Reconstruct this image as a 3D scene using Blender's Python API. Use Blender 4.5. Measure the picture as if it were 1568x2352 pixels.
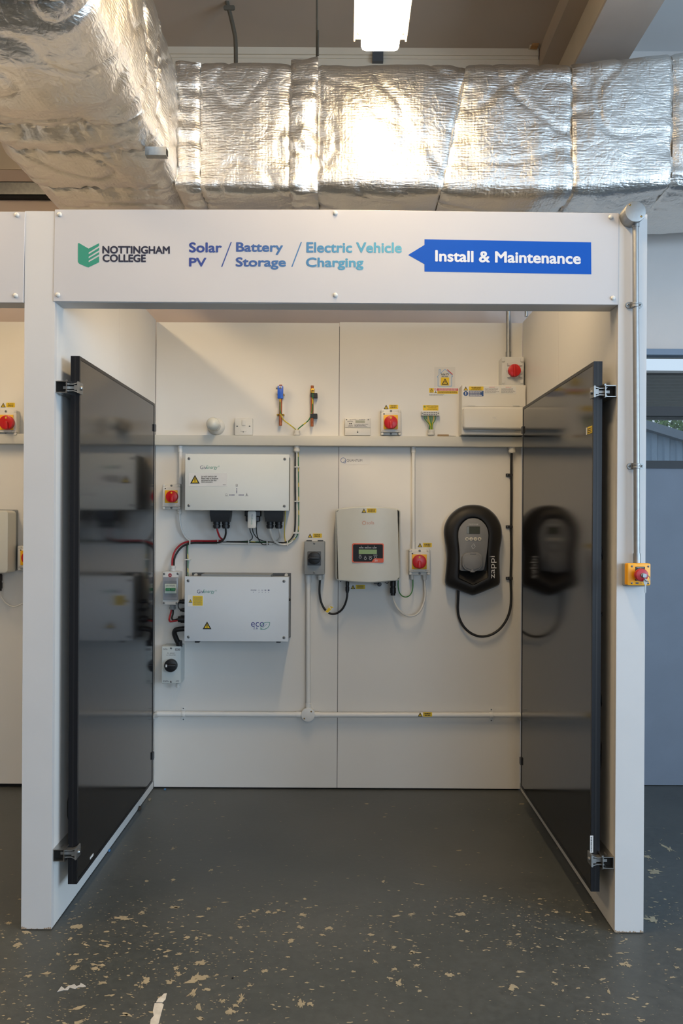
import bpy, bmesh, math, random
from mathutils import Vector, Matrix, noise
random.seed(7)
for o in list(bpy.data.objects): bpy.data.objects.remove(o, do_unlink=True)
sc = bpy.context.scene
COL = sc.collection

# ------------------------------------------------------------------ camera
F = 1800.0                 # focal length in pixels of the 1568 x 2352 frame
CX, CY = 790.0, 1203.0     # where the view axis meets the frame
EYE = 1.312                # eye height
ROLL = 0.0055
cam = bpy.data.cameras.new('camera'); co = bpy.data.objects.new('camera', cam); COL.objects.link(co)
co.location = (0, 0, EYE); co.rotation_euler = (math.pi/2, -ROLL, 0)
cam.sensor_fit = 'VERTICAL'; cam.sensor_height = 36.0; cam.lens = F/2352*36
cam.shift_x = -(CX-784)/2352; cam.shift_y = (CY-1176)/2352
cam.clip_start = 0.05; cam.clip_end = 200
sc.camera = co

# ------------------------------------------------------------------ world, lights, exposure
sc.view_settings.view_transform = 'Standard'; sc.view_settings.look = 'None'
sc.view_settings.gamma = 1; sc.view_settings.use_curve_mapping = False
sc.view_settings.exposure = 0.1
w = bpy.data.worlds.new('sky'); sc.world = w; w.use_nodes = True
wn = w.node_tree.nodes; wl_ = w.node_tree.links
wn['Background'].inputs[0].default_value = (0.80, 0.88, 1.0, 1); wn['Background'].inputs[1].default_value = 1.0
LAMP_COL = (1.0, 0.73, 0.42); LAMP_STR = 44.0
DAY_COL = (0.56, 0.77, 1.0)
def window_light(name, loc, rot, sx, sy, power):
    l = bpy.data.lights.new(name, 'AREA'); l.shape = 'RECTANGLE'; l.size = sx; l.size_y = sy
    l.energy = power; l.color = DAY_COL
    o = bpy.data.objects.new(name, l); COL.objects.link(o); o.location = loc; o.rotation_euler = rot
    return o
# daylight entering through the window openings of the right wall and of the wall behind the camera
window_light('daylight_right', (4.48, -0.55, 1.75), (0, math.radians(90), 0), 1.7, 3.5, 225)
window_light('daylight_rear', (2.0, -4.98, 1.75), (math.radians(90), 0, 0), 3.6, 1.7, 100)

# ------------------------------------------------------------------ helpers: colours, materials
def lin(h):
    h = h.lstrip('#'); r = []
    for i in (0, 2, 4):
        c = int(h[i:i+2], 16)/255
        r.append(c/12.92 if c <= 0.04045 else ((c+0.055)/1.055)**2.4)
    return (*r, 1)
MATS = {}
def mat(name, hexcol, rough=0.5, metal=0.0, var=0.06, vscale=30, bump=0.0, bscale=200, spec=0.5, coat=0.0, alpha=1.0):
    if name in MATS: return MATS[name]
    m = bpy.data.materials.new(name); m.use_nodes = True; nt = m.node_tree; b = nt.nodes['Principled BSDF']
    c = lin(hexcol)
    tc = nt.nodes.new('ShaderNodeTexCoord')
    if var > 0:
        n = nt.nodes.new('ShaderNodeTexNoise'); n.inputs['Scale'].default_value = vscale; n.inputs['Detail'].default_value = 4
        nt.links.new(tc.outputs['Object'], n.inputs['Vector'])
        r = nt.nodes.new('ShaderNodeMapRange'); r.inputs[1].default_value = 0.3; r.inputs[2].default_value = 0.7
        r.inputs[3].default_value = 1-var; r.inputs[4].default_value = 1+var
        nt.links.new(n.outputs[0], r.inputs[0])
        mx = nt.nodes.new('ShaderNodeVectorMath'); mx.operation = 'SCALE'; mx.inputs[0].default_value = c[:3]
        nt.links.new(r.outputs[0], mx.inputs['Scale']); nt.links.new(mx.outputs[0], b.inputs['Base Color'])
    else:
        b.inputs['Base Color'].default_value = c
    if bump > 0:
        n2 = nt.nodes.new('ShaderNodeTexNoise'); n2.inputs['Scale'].default_value = bscale; n2.inputs['Detail'].default_value = 3
        nt.links.new(tc.outputs['Object'], n2.inputs['Vector'])
        bp = nt.nodes.new('ShaderNodeBump'); bp.inputs['Strength'].default_value = bump; bp.inputs['Distance'].default_value = 0.002
        nt.links.new(n2.outputs[0], bp.inputs['Height']); nt.links.new(bp.outputs[0], b.inputs['Normal'])
    b.inputs['Roughness'].default_value = rough; b.inputs['Metallic'].default_value = metal
    b.inputs['Specular IOR Level'].default_value = spec; b.inputs['Coat Weight'].default_value = coat
    b.inputs['Alpha'].default_value = alpha
    MATS[name] = m; return m

def emis(name, col, strength):
    m = bpy.data.materials.new(name); m.use_nodes = True; b = m.node_tree.nodes['Principled BSDF']
    b.inputs['Base Color'].default_value = (0.9, 0.9, 0.9, 1)
    b.inputs['Emission Color'].default_value = (*col, 1); b.inputs['Emission Strength'].default_value = strength
    MATS[name] = m; return m

board = mat('white_board', '#dbd9d4', 0.42, var=0.015, vscale=3, bump=0.03, bscale=500)
board_edge = mat('board_edge_band', '#cbc9c7', 0.45, var=0.02, vscale=5, bump=0.03, bscale=400)
dark_gap = mat('dark_gap', '#1c1b1a', 0.9)
signm = mat('sign_aluminium_composite', '#c0bebf', 0.42, var=0.012, vscale=4, bump=0.02, bscale=900)
wallm = mat('plaster_wall', '#c3b3a8', 0.85, var=0.03, vscale=4, bump=0.1, bscale=120)
wallr = mat('plaster_wall_grey', '#c9c4c0', 0.85, var=0.03, vscale=4, bump=0.1, bscale=120)
ceilm = mat('ceiling_paint', '#b3a595', 0.85, var=0.03, vscale=3, bump=0.1, bscale=90)
cream = mat('cream_gloss_paint', '#d2c6b2', 0.5, var=0.03, vscale=6, bump=0.05, bscale=60)
steelp = mat('painted_steel', '#b5aaa0', 0.5, var=0.04, vscale=8, bump=0.15, bscale=60)
white_pl = mat('white_plastic', '#d4d2cb', 0.35, var=0.01)
white_pl2 = mat('white_pvc', '#c8c7bf', 0.4, var=0.01)
cond_white = mat('white_conduit', '#dfdfdc', 0.38, var=0.01)
grey_pl = mat('light_grey_plastic', '#c9cac8', 0.45, var=0.01, bump=0.05, bscale=700)
mid_grey = mat('mid_grey_plastic', '#8d9192', 0.5, var=0.02, bump=0.05, bscale=700)
dk_grey = mat('dark_grey_plastic', '#4c4f53', 0.5, var=0.02)
black_pl = mat('black_plastic', '#17171a', 0.42, var=0.03, bump=0.05, bscale=600)
black_rub = mat('black_cable_sheath', '#1a1a1a', 0.48, var=0.03)
white_cab = mat('white_cable_sheath', '#d6d5d0', 0.45, var=0.02)
red_cab = mat('red_cable_sheath', '#a8202a', 0.42, var=0.03)
red_pl = mat('red_plastic', '#bf0f12', 0.32, var=0.02)
yel_pl = mat('yellow_plastic', '#edb209', 0.4, var=0.02)
yel_lab = mat('yellow_label', '#e3c01a', 0.5, var=0.01)
yel_estop = mat('yellow_stop_housing', '#f0a70d', 0.4, var=0.02, bump=0.04, bscale=500)
ink = mat('black_ink', '#1d1c1a', 0.6, var=0)
ink_grey = mat('grey_ink', '#77777a', 0.6, var=0)
white_lab = mat('white_label', '#dcdcda', 0.5, var=0.01)
clear_lab = mat('clear_label', '#d2d0cb', 0.3, var=0.0)
blue_lab = mat('blue_label', '#1f4a86', 0.5, var=0.01)
red_lab = mat('red_label', '#c13a45', 0.5, var=0.01)
steel = mat('zinc_steel', '#9a9c9c', 0.34, 1.0, var=0.1, vscale=60, bump=0.08, bscale=120)
bright_steel = mat('bright_steel', '#9fa09f', 0.5, 1.0, var=0.06, vscale=60, bump=0.06, bscale=150)
alu_rail = mat('aluminium_rail', '#b4b2ae', 0.32, 1.0, var=0.05, vscale=20)
rod_steel = mat('dull_conduit_steel', '#6f6b60', 0.5, 0.6, var=0.12, vscale=30)
copper = mat('copper', '#b06a48', 0.35, 1.0, var=0.12, vscale=60)
brass = mat('brass', '#b08d3f', 0.35, 1.0, var=0.1, vscale=60)
blue_clear = mat('blue_plastic', '#1857c8', 0.3, var=0.02)
frame_blk = mat('black_anodised_frame', '#1b1c20', 0.38, 0.3, var=0.05, vscale=20)
gloss_plate = mat('gloss_white_glass', '#d5d9d6', 0.38, var=0.005)
bat_plate = mat('gloss_white_plate', '#cdd3d8', 0.38, var=0.005)
solis_m = mat('pale_enclosure', '#cfd0c8', 0.36, var=0.01, bump=0.02, bscale=900)
teal_ink = mat('teal_ink', '#3f8f7f', 0.5, var=0)
navy_ink = mat('navy_ink', '#2c3563', 0.5, var=0)
orange_ink = mat('orange_print', '#e2551f', 0.4, var=0)
salmon_ink = mat('salmon_print', '#c88a72', 0.5, var=0)
lcd_green = mat('lcd_green', '#7f9a4a', 0.25, var=0.03)
lcd_dark = mat('lcd_dark_olive', '#33361f', 0.5, var=0.03)
lcd_grey = mat('lcd_grey', '#a5a58f', 0.25, var=0.03)
silver_pl = mat('silver_grey_plastic', '#7c7d7f', 0.5, 0.0, var=0.02)
rim_grey = mat('rim_grey_plastic', '#6c7078', 0.45, var=0.02)
char_pl = mat('charcoal_plastic', '#1d1c1c', 0.5, var=0.04, bump=0.06, bscale=700, spec=0.35)
green_pl = mat('green_plastic', '#2f7a4d', 0.4, var=0.02)
smoke = mat('smoked_cover', '#8d9199', 0.15, var=0.02)
wood = mat('raw_wood', '#a87d4c', 0.8, var=0.15, vscale=40)
brown_m = mat('brown_plastic', '#8d7550', 0.5, var=0.05)
doorblue = mat('blue_grey_door', '#6c7480', 0.6, var=0.04, vscale=6, bump=0.08, bscale=300)
winframe = mat('blue_grey_frame', '#6b7c90', 0.45, var=0.02)
drk_frame = mat('dark_rubber', '#24272b', 0.6)
grn_wire = mat('green_wire', '#2f7a35', 0.45, var=0.02)
yel_wire = mat('yellow_wire', '#d5bd2b', 0.45, var=0.02)

def banded(name, c1, c2, scale):
    m = bpy.data.materials.new(name); m.use_nodes = True; nt = m.node_tree; b = nt.nodes['Principled BSDF']
    tc = nt.nodes.new('ShaderNodeTexCoord'); wv = nt.nodes.new('ShaderNodeTexWave'); wv.inputs['Scale'].default_value = scale
    wv.inputs['Distortion'].default_value = 1.5; wv.bands_direction = 'DIAGONAL'
    nt.links.new(tc.outputs['Object'], wv.inputs['Vector'])
    r = nt.nodes.new('ShaderNodeValToRGB'); r.color_ramp.interpolation = 'CONSTANT'
    r.color_ramp.elements[0].color = lin(c1); r.color_ramp.elements[1].color = lin(c2); r.color_ramp.elements[1].position = 0.8
    nt.links.new(wv.outputs['Fac'], r.inputs[0]); nt.links.new(r.outputs[0], b.inputs['Base Color']); b.inputs['Roughness'].default_value = 0.45
    return m
earth_m = banded('green_yellow_wire', '#1f7035', '#c9b52a', 9)

# ------------------------------------------------------------------ helpers: pixels -> places on real planes
YF, YB, YW = 2.52, 3.87, 3.98      # partition fronts, bay back wall, far room wall
CR, SR = math.cos(ROLL), math.sin(ROLL)
def unroll(px, py):
    dx, dy = px-CX, py-CY
    return dx*CR+dy*SR, -dx*SR+dy*CR
def P(px, py, Y):
    dx, dy = unroll(px, py); return dx/F*Y, EYE-dy/F*Y
def P3(px, py, Y):
    x, z = P(px, py, Y); return (x, Y, z)
def FP(px, py):
    dx, dy = unroll(px, py); Y = EYE*F/dy; return dx/F*Y, Y
def RECT(x0, y0, x1, y1, Y):
    cx, cz = P((x0+x1)/2, (y0+y1)/2, Y); hw, hh = abs(x1-x0)/2/F*Y, abs(y1-y0)/2/F*Y
    return cx-hw, cz-hh, cx+hw, cz+hh

# ------------------------------------------------------------------ helpers: meshes and objects
WLOC = {}
def catmull(pts, n=6):
    pts = [Vector(p) for p in pts]
    if len(pts) < 3: return pts
    q = [pts[0]*2-pts[1]] + pts + [pts[-1]*2-pts[-2]]; out = []
    for i in range(1, len(q)-2):
        a, b, c, d = q[i-1:i+3]
        for k in range(n):
            t = k/n
            out.append(0.5*((2*b)+(c-a)*t+(2*a-5*b+4*c-d)*t*t+(3*b-a-3*c+d)*t**3))
    out.append(pts[-1]); return out
def rr(x0, z0, x1, z1, r, n=5):
    r = max(min(r, abs(x1-x0)/2-1e-5, abs(z1-z0)/2-1e-5), 1e-5); out = []
    for cx, cz, a0 in ((x1-r, z1-r, 0), (x0+r, z1-r, 90), (x0+r, z0+r, 180), (x1-r, z0+r, 270)):
        for k in range(n+1):
            a = math.radians(a0+90*k/n); out.append((cx+r*math.cos(a), cz+r*math.sin(a)))
    return out
def inset2(pts, e):
    n = len(pts); A = sum(pts[i][0]*pts[(i+1) % n][1]-pts[(i+1) % n][0]*pts[i][1] for i in range(n)); s = 1 if A > 0 else -1
    out = []
    for i in range(n):
        p, c, q = Vector(pts[i-1]), Vector(pts[i]), Vector(pts[(i+1) % n])
        d1 = (c-p); d2 = (q-c)
        d1 = d1.normalized() if d1.length > 1e-9 else d2.normalized(); d2 = d2.normalized() if d2.length > 1e-9 else d1
        n1 = Vector((-d1.y, d1.x))*s; n2 = Vector((-d2.y, d2.x))*s
        b = n1+n2; L = b.length
        if L < 1e-6: b = n1; k = 1
        else: b = b/L; k = min(1/max(b.dot(n1), 0.3), 2.5)
        out.append((c.x+b.x*e*k, c.y+b.y*e*k))
    return out
class M:
    def __init__(s): s.v = []; s.f = []
    def add(s, v, f):
        o = len(s.v); s.v += [tuple(p) for p in v]; s.f += [tuple(i+o for i in q) for q in f]; return s
    def box(s, x0, x1, y0, y1, z0, z1):
        v = [(x, y, z) for z in (z0, z1) for y in (y0, y1) for x in (x0, x1)]
        return s.add(v, [(0, 1, 3, 2), (4, 6, 7, 5), (0, 4, 5, 1), (1, 5, 7, 3), (3, 7, 6, 2), (2, 6, 4, 0)])
    def rings(s, rings, cap0=True, cap1=True, closed=True):
        n = len(rings[0]); v = [p for r in rings for p in r]; f = []
        for i in range(len(rings)-1):
            for k in range(n if closed else n-1):
                a, b = i*n+k, i*n+(k+1) % n; f.append((a, b, b+n, a+n))
        if cap0: f.append(tuple(range(n-1, -1, -1)))
        if cap1: f.append(tuple(range((len(rings)-1)*n, len(rings)*n)))
        return s.add(v, f)
    def prism(s, pts, yf, yb, bev=0, seg=2, drops=None):
        """outline in XZ, front at yf, back at yb (yf<yb); bev rounds the front edge"""
        R = []
        if bev > 0:
            for k in range(seg+1):
                a = math.pi/2*k/seg
                R.append([(x, yf+bev*(1-math.cos(a)), z) for x, z in inset2(pts, bev*(1-math.sin(a)))])
        else: R.append([(x, yf, z) for x, z in pts])
        R.append([(x, yb, z) for x, z in pts])
        return s.rings(R)
    def lathe(s, c, prof, axis='Y', n=24):
        """prof: list of (radius, distance along axis from c)"""
        R = []
        for r, t in prof:
            ring = []
            for k in range(n):
                a = 2*math.pi*k/n; u, w2 = r*math.cos(a), r*math.sin(a)
                ring.append({'Y': (c[0]+u, c[1]+t, c[2]+w2), 'Z': (c[0]+u, c[1]+w2, c[2]+t), 'X': (c[0]+t, c[1]+u, c[2]+w2)}[axis])
            R.append(ring)
        return s.rings(R)
    def tube(s, pts, r, n=10, smooth=6, radii=None):
        pts = catmull(pts, smooth) if smooth else [Vector(p) for p in pts]
        R = []; up = None
        for i, p in enumerate(pts):
            t = (pts[min(i+1, len(pts)-1)]-pts[max(i-1, 0)]).normalized()
            if up is None:
                up = Vector((0, 1, 0)) if abs(t.y) < 0.9 else Vector((1, 0, 0))
            u = (up-t*up.dot(t)).normalized(); up = u; v = t.cross(u)
            rad = radii[i] if radii else r
            R.append([p+u*rad*math.cos(2*math.pi*k/n)+v*rad*math.sin(2*math.pi*k/n) for k in range(n)])
        return s.rings(R)
    # pixel-based, on the plane a distance d in front of plane YP
    def plate(s, x0, y0, x1, y1, d, t, r=0, bev=0, YP=None, seg=2):
        Y = (YB if YP is None else YP)-d; X0, Z0, X1, Z1 = RECT(x0, y0, x1, y1, Y)
        pts = rr(X0, Z0, X1, Z1, r/F*Y) if r else [(X0, Z0), (X1, Z0), (X1, Z1), (X0, Z1)]
        return s.prism(pts, Y, Y+t, bev, seg)
    def disc(s, cx, cy, r, d, t, bev=0, YP=None, n=28, r2=None):
        Y = (YB if YP is None else YP)-d; x, z = P(cx, cy, Y); R = r/F*Y; R2 = (r2 or r)/F*Y
        pts = [(x+R*math.cos(2*math.pi*k/n), z+R2*math.sin(2*math.pi*k/n)) for k in range(n)]
        return s.prism(pts, Y, Y+t, bev)
    def poly(s, pp, d, t, bev=0, YP=None):
        Y = (YB if YP is None else YP)-d
        return s.prism([P(a, b, Y) for a, b in pp], Y, Y+t, bev)
    def pipe(s, pp, r, YP=None, n=10, smooth=6):
        return s.tube([P3(a, b, (YB if YP is None else YP)-d) for a, b, d in pp], r, n, smooth)
    def build(s, name, m, parent=None, smooth=35, **kw):
        return mesh_object(name, s.v, s.f, m, parent, smooth, **kw)
def put(o, parent, wloc):
    COL.objects.link(o); WLOC[o.name] = Vector(wloc)
    if parent is not None:
        o.parent = parent; o.location = Vector(wloc)-WLOC[parent.name]
    else: o.location = wloc
def mesh_object(name, v, f, m, parent=None, smooth=35, label=None, cat=None, group=None, kind=None, recalc=True):
    V = [Vector(p) for p in v]
    lo = Vector(map(min, zip(*V))); hi = Vector(map(max, zip(*V))); c = (lo+hi)/2
    if parent is None: c.z = lo.z
    me = bpy.data.meshes.new(name); me.from_pydata([p-c for p in V], [], f)
    if recalc:
        bm = bmesh.new(); bm.from_mesh(me); bmesh.ops.recalc_face_normals(bm, faces=bm.faces); bm.to_mesh(me); bm.free()
    if smooth:
        me.polygons.foreach_set('use_smooth', [True]*len(me.polygons)); me.set_sharp_from_angle(angle=math.radians(smooth))
    for x in (m if isinstance(m, list) else [m]): me.materials.append(x)
    o = bpy.data.objects.new(name, me); put(o, parent, c); tag(o, label, cat, group, kind); return o
def tag(o, label=None, cat=None, group=None, kind=None):
    if label: o['label'] = label
    if cat: o['category'] = cat
    if group: o['group'] = group
    if kind: o['kind'] = kind
    return o
def thing(name, label, cat, loc, group=None, kind=None):
    o = bpy.data.objects.new(name, None); o.empty_display_size = 0.05; put(o, None, loc); return tag(o, label, cat, group, kind)
def wthing(name, label, cat, px, py, group=None, YP=None):
    return thing(name, label, cat, P3(px, py, YB if YP is None else YP), group)
def sharecopy(src, parent, wloc):
    c = src.copy(); put(c, parent, wloc); return c

# lettering: the built-in font, outlined into flat meshes and fitted to its place
TXT = {}
def glyphs(s, bold):
    key = (s, bold)
    if key in TXT: return TXT[key]
    cu = bpy.data.curves.new('t', 'FONT'); cu.body = s; cu.size = 1; cu.resolution_u = 4
    ob = bpy.data.objects.new('t', cu); COL.objects.link(ob)
    dg = bpy.context.evaluated_depsgraph_get(); me = bpy.data.meshes.new_from_object(ob.evaluated_get(dg))
    v0 = [(p.co.x, p.co.y) for p in me.vertices]; f0 = [tuple(q.vertices) for q in me.polygons]
    bpy.data.objects.remove(ob); bpy.data.curves.remove(cu); bpy.data.meshes.remove(me)
    v, f = [], []
    for k in range(8 if bold else 1):      # heavier strokes: the outline repeated a hair apart
        dx, dy = (bold*math.cos(k*math.pi/4), bold*math.sin(k*math.pi/4)) if bold else (0, 0)
        o = len(v); v += [(x+dx, y+dy, k) for x, y in v0]; f += [tuple(i+o for i in q) for q in f0]
    TXT[key] = (v, f); return v, f
def lettering(s, x0, y0, x1, y1, d, m, parent, bold=0.0, rot=0, YP=None, tilt=0, name='lettering', shear=0):
    v, f = glyphs(s, bold)
    if rot == 90: v = [(-b, a, k) for a, b, k in v]
    if rot == -90: v = [(b, -a, k) for a, b, k in v]
    ax0, ax1 = min(a[0] for a in v), max(a[0] for a in v); ay0, ay1 = min(a[1] for a in v), max(a[1] for a in v)
    Y = (YB if YP is None else YP)-d; out = []
    for a, b, k in v:
        px = x0+(a-ax0)/(ax1-ax0)*(x1-x0); py = y1-(b-ay0)/(ay1-ay0)*(y1-y0)
        py += (px-(x0+x1)/2)*tilt
        X, Z = P(px, py, Y); out.append((X, Y-k*0.00004, Z))
    return mesh_object(name, out, f, m, parent, 0, recalc=False)
def lines_of_print(x0, y0, x1, y1, rows, d, m, parent, YP=None, centre=True, fill=0.5, name='print'):
    mm = M(); rh = (y1-y0)/rows
    for r in range(rows):
        x = x0; lim = x1-(random.random()*0.25*(x1-x0)); off = (x1-lim)/2 if centre else 0
        while x < lim-0.6:
            wd = min(random.uniform(1.2, 3.6), lim-x)
            Y = (YB if YP is None else YP)-d
            X0, Z0, X1, Z1 = RECT(x+off, y0+rh*(r+0.5-fill/2), x+off+wd, y0+rh*(r+0.5+fill/2), Y)
            mm.add([(X0, Y, Z0), (X1, Y, Z0), (X1, Y, Z1), (X0, Y, Z1)], [(0, 1, 2, 3)]); x += wd+0.7
    return mm.build(name, m, parent, 0, recalc=False)
def triangle_mark(x0, y0, x1, y1, d, parent, bang=False, YP=None):
    cx = (x0+x1)/2; h = y1-y0; wd = x1-x0
    t = M().poly([(x0, y1), (x1, y1), (cx, y0)], d, 0.0006, YP=YP).build('triangle_border', ink, parent, 0)
    e = 0.13*wd
    M().poly([(x0+e*1.45, y1-e*0.85), (x1-e*1.45, y1-e*0.85), (cx, y0+e*1.75)], d+0.0004, 0.0004, YP=YP).build('triangle_field', yel_lab, t, 0)
    if bang:
        M().plate(cx-0.05*wd, y0+0.38*h, cx+0.05*wd, y0+0.68*h, d+0.0008, 0.0004, YP=YP).disc(cx, y0+0.77*h, 0.05*wd, d+0.0008, 0.0004, YP=YP, n=10).build('exclamation_mark', ink, t, 0)
    else:
        M().poly([(cx+0.08*wd, y0+0.30*h), (cx-0.12*wd, y0+0.60*h), (cx, y0+0.60*h), (cx-0.06*wd, y0+0.86*h), (cx+0.13*wd, y0+0.52*h), (cx+0.02*wd, y0+0.52*h)], d+0.0008, 0.0004, YP=YP).build('lightning_bolt', ink, t, 0)
    return t
def warning_sticker(parent, x0, y0, x1, y1, d, rows=3, YP=None, text=None):
    """yellow triangle and yellow text block side by side"""
    h = y1-y0; tw = min(h*1.12, (x1-x0)*0.4)
    triangle_mark(x0, y0, x0+tw, y1, d, parent, YP=YP)
    p = M().plate(x0+tw+1, y0, x1, y1, d, 0.0006, r=1.2, YP=YP).build('text_block', yel_lab, parent, 0)
    lines_of_print(x0+tw+3, y0+1.2, x1-2, y1-1.2, rows, d+0.0005, ink, p, YP=YP)
def wall_sticker(label, x0, y0, x1, y1, rows=3, d=0.0012, group='yellow warning labels on the bay walls'):
    t = wthing('warning_label', label, 'label', (x0+x1)/2, y1, group); warning_sticker(t, x0, y0, x1, y1, d, rows); return t
def screw(parent, cx, cy, r, d, YP=None, m=None, ang=0.5):
    Y = (YB if YP is None else YP)-d; x, z = P(cx, cy, Y); R = r/F*Y
    s = M().lathe((x, Y, z), [(R*0.55, -0.0016), (R*0.9, -0.001), (R, 0.0), (R, 0.002)], n=12).build('screw', m or bright_steel, parent, 50)
    a = Vector((math.cos(ang), math.sin(ang)))*R*0.6; b = Vector((-a.y, a.x))*0.28
    q = M()
    for u, v2 in ((a, b), (Vector((-a.y, a.x)), a*0.28)):
        q.prism([(x+p.x, z+p.y) for p in (u+v2, -u+v2, -u-v2, u-v2)], Y-0.0019, Y-0.0012)
    q.build('slot', dk_grey, s, 0); return s


# ================================================================== THE SETTING
def structure(name, mm, m, label, cat, parent=None, smooth=0):
    o = mm.build(name, m, parent, smooth)
    if parent is None: tag(o, label, cat, kind='structure')
    return o
def sgroup(name, label, cat, loc):
    return thing(name, label, cat, loc, kind='structure')
XL, XR, YR, ZC = -4.6, 4.5, -5.0, 3.72

# floor paint
fm = bpy.data.materials.new('grey_floor_paint'); fm.use_nodes = True; nt = fm.node_tree; b = nt.nodes['Principled BSDF']
tc = nt.nodes.new('ShaderNodeTexCoord')
n1 = nt.nodes.new('ShaderNodeTexNoise'); n1.inputs['Scale'].default_value = 1.6; n1.inputs['Detail'].default_value = 6
n2 = nt.nodes.new('ShaderNodeTexNoise'); n2.inputs['Scale'].default_value = 55; n2.inputs['Detail'].default_value = 5
n3 = nt.nodes.new('ShaderNodeTexNoise'); n3.inputs['Scale'].default_value = 190; n3.inputs['Detail'].default_value = 2
for n in (n1, n2, n3): nt.links.new(tc.outputs['Object'], n.inputs['Vector'])
r1 = nt.nodes.new('ShaderNodeValToRGB'); r1.color_ramp.elements[0].color = lin('#424645'); r1.color_ramp.elements[1].color = lin('#525452')
r1.color_ramp.elements[0].position = 0.3; r1.color_ramp.elements[1].position = 0.72
nt.links.new(n1.outputs[0], r1.inputs[0])
mx = nt.nodes.new('ShaderNodeMix'); mx.data_type = 'RGBA'; mx.blend_type = 'OVERLAY'; mx.inputs[0].default_value = 0.35
nt.links.new(r1.outputs[0], mx.inputs[6]); nt.links.new(n2.outputs[0], mx.inputs[7])
r3 = nt.nodes.new('ShaderNodeValToRGB'); r3.color_ramp.elements[0].position = 0.735; r3.color_ramp.elements[1].position = 0.76
nt.links.new(n3.outputs[0], r3.inputs[0])
mx2 = nt.nodes.new('ShaderNodeMix'); mx2.data_type = 'RGBA'; nt.links.new(r3.outputs[0], mx2.inputs[0])
nt.links.new(mx.outputs[2], mx2.inputs[6]); mx2.inputs[7].default_value = lin('#8d8570')
nt.links.new(mx2.outputs[2], b.inputs['Base Color'])
rr_ = nt.nodes.new('ShaderNodeMapRange'); rr_.inputs[3].default_value = 0.32; rr_.inputs[4].default_value = 0.55
nt.links.new(n2.outputs[0], rr_.inputs[0]); nt.links.new(rr_.outputs[0], b.inputs['Roughness'])
bp = nt.nodes.new('ShaderNodeBump'); bp.inputs['Strength'].default_value = 0.12; bp.inputs['Distance'].default_value = 0.003
nt.links.new(n2.outputs[0], bp.inputs['Height']); nt.links.new(bp.outputs[0], b.inputs['Normal'])

floor = structure('floor', M().box(XL, XR, YR, YW+0.1, -0.1, 0), fm, 'dark grey painted concrete workshop floor with worn paint', 'floor')

# bare patches where the floor paint has flaked off
chipm = mat('bare_concrete_patch', '#a0957c', 0.85, var=0.12, vscale=25)
def flake(mm, X, Y, a, bb, z=0.0006, rot=None, rag=0.55):
    n = random.randint(9, 15); rot = random.uniform(-0.5, 0.5) if rot is None else rot; pts = []
    for k in range(n):
        t = 2*math.pi*k/n+random.uniform(-0.2, 0.2); q = 1+random.uniform(-rag, rag)
        u, v = a*q*math.cos(t), bb*q*math.sin(t)
        pts.append((X+u*math.cos(rot)-v*math.sin(rot), Y+u*math.sin(rot)+v*math.cos(rot), z))
    mm.add(pts, [tuple(range(n))])
chips = M()
big = [(450,2247,22,11),(462,2212,12,7),(444,2280,6,11),(334,2252,8,8),(530,2322,9,8),(510,2300,7,5),(555,2295,5,11),(457,2310,6,10),(388,2256,9,4),
 (232,2258,10,4),(170,2224,6,9),(217,2225,13,3),(175,2130,11,5),(285,2110,17,4),(327,2096,7,4),(400,2084,10,3),(608,2230,7,4),(42,2171,8,6),(20,2120,7,3),
 (692,2306,7,9),(712,2307,7,4),(757,2132,8,4),(667,2162,5,5),(690,2130,6,4),(695,2102,8,3),(62,2142,10,3),(162,2157,5,4),(412,2238,8,4),(404,2224,6,4),
 (1056,2099,10,4),(956,2218,8,3),(1031,2240,12,4),(916,2257,7,8),(906,2226,8,3),(1176,2269,9,7),(1274,2259,5,4),(1436,2215,10,6),(1399,2279,3,8),(1169,2170,5,3),
 (1484,1968,8,5),(1499,2112,15,5),(1504,2002,15,5),(1534,1948,5,10),(903,2176,6,3),(946,2186,7,3),(895,2248,6,4),(180,2350,9,5),(552,2130,5,3),(480,2088,5,3),
 (590,2091,5,2),(615,2096,6,3),(640,2091,5,2),(484,1999,4,3),(398,2022,4,3),(336,2024,4,2),(397,1950,4,3),(880,2025,3,3),(1340,1995,4,2),(860,2208,4,3)]
for (px, py, a, h) in big:
    X, Y = FP(px, py); s = Y/F; hy = h*Y*Y/(F*EYE)
    flake(chips, X, Y, a*s*0.95, hy*0.85, rag=0.7)
    for k in range(4): flake(chips, X+random.uniform(-0.8, 0.8)*a*s, Y+random.uniform(-0.8, 0.8)*hy, a*s*random.uniform(0.25, 0.5), hy*random.uniform(0.2, 0.5), 0.0006+0.00005*(k+1), rag=0.7)
    for k in range(8): flake(chips, X+random.uniform(-2.2, 2.2)*a*s, Y+random.uniform(-2.5, 2.5)*hy, a*s*random.uniform(0.06, 0.2), hy*random.uniform(0.06, 0.2))
k = 0
while k < 2600:
    px = random.uniform(-40, 1610); py = random.uniform(1840, 2380) if random.random() < 0.3 else random.uniform(2060, 2380)
    X, Y = FP(px, py)
    if 2.5 < Y and -1.05 < X < -0.92: continue
    dens = noise.noise(Vector((X*1.7, Y*1.7, 3.1)))*0.5+0.5
    if random.random() > dens*dens*1.9: continue
    s = random.choice((0.0008, 0.001, 0.0013, 0.0018, 0.0024, 0.0032)) if random.random() < 0.94 else random.uniform(0.0035, 0.007)
    flake(chips, X, Y, s*random.uniform(0.9, 2.2), s*random.uniform(0.5, 1.1)); k += 1
chips.build('bare_patches', chipm, floor, 0, kind='stuff', recalc=False)

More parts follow.
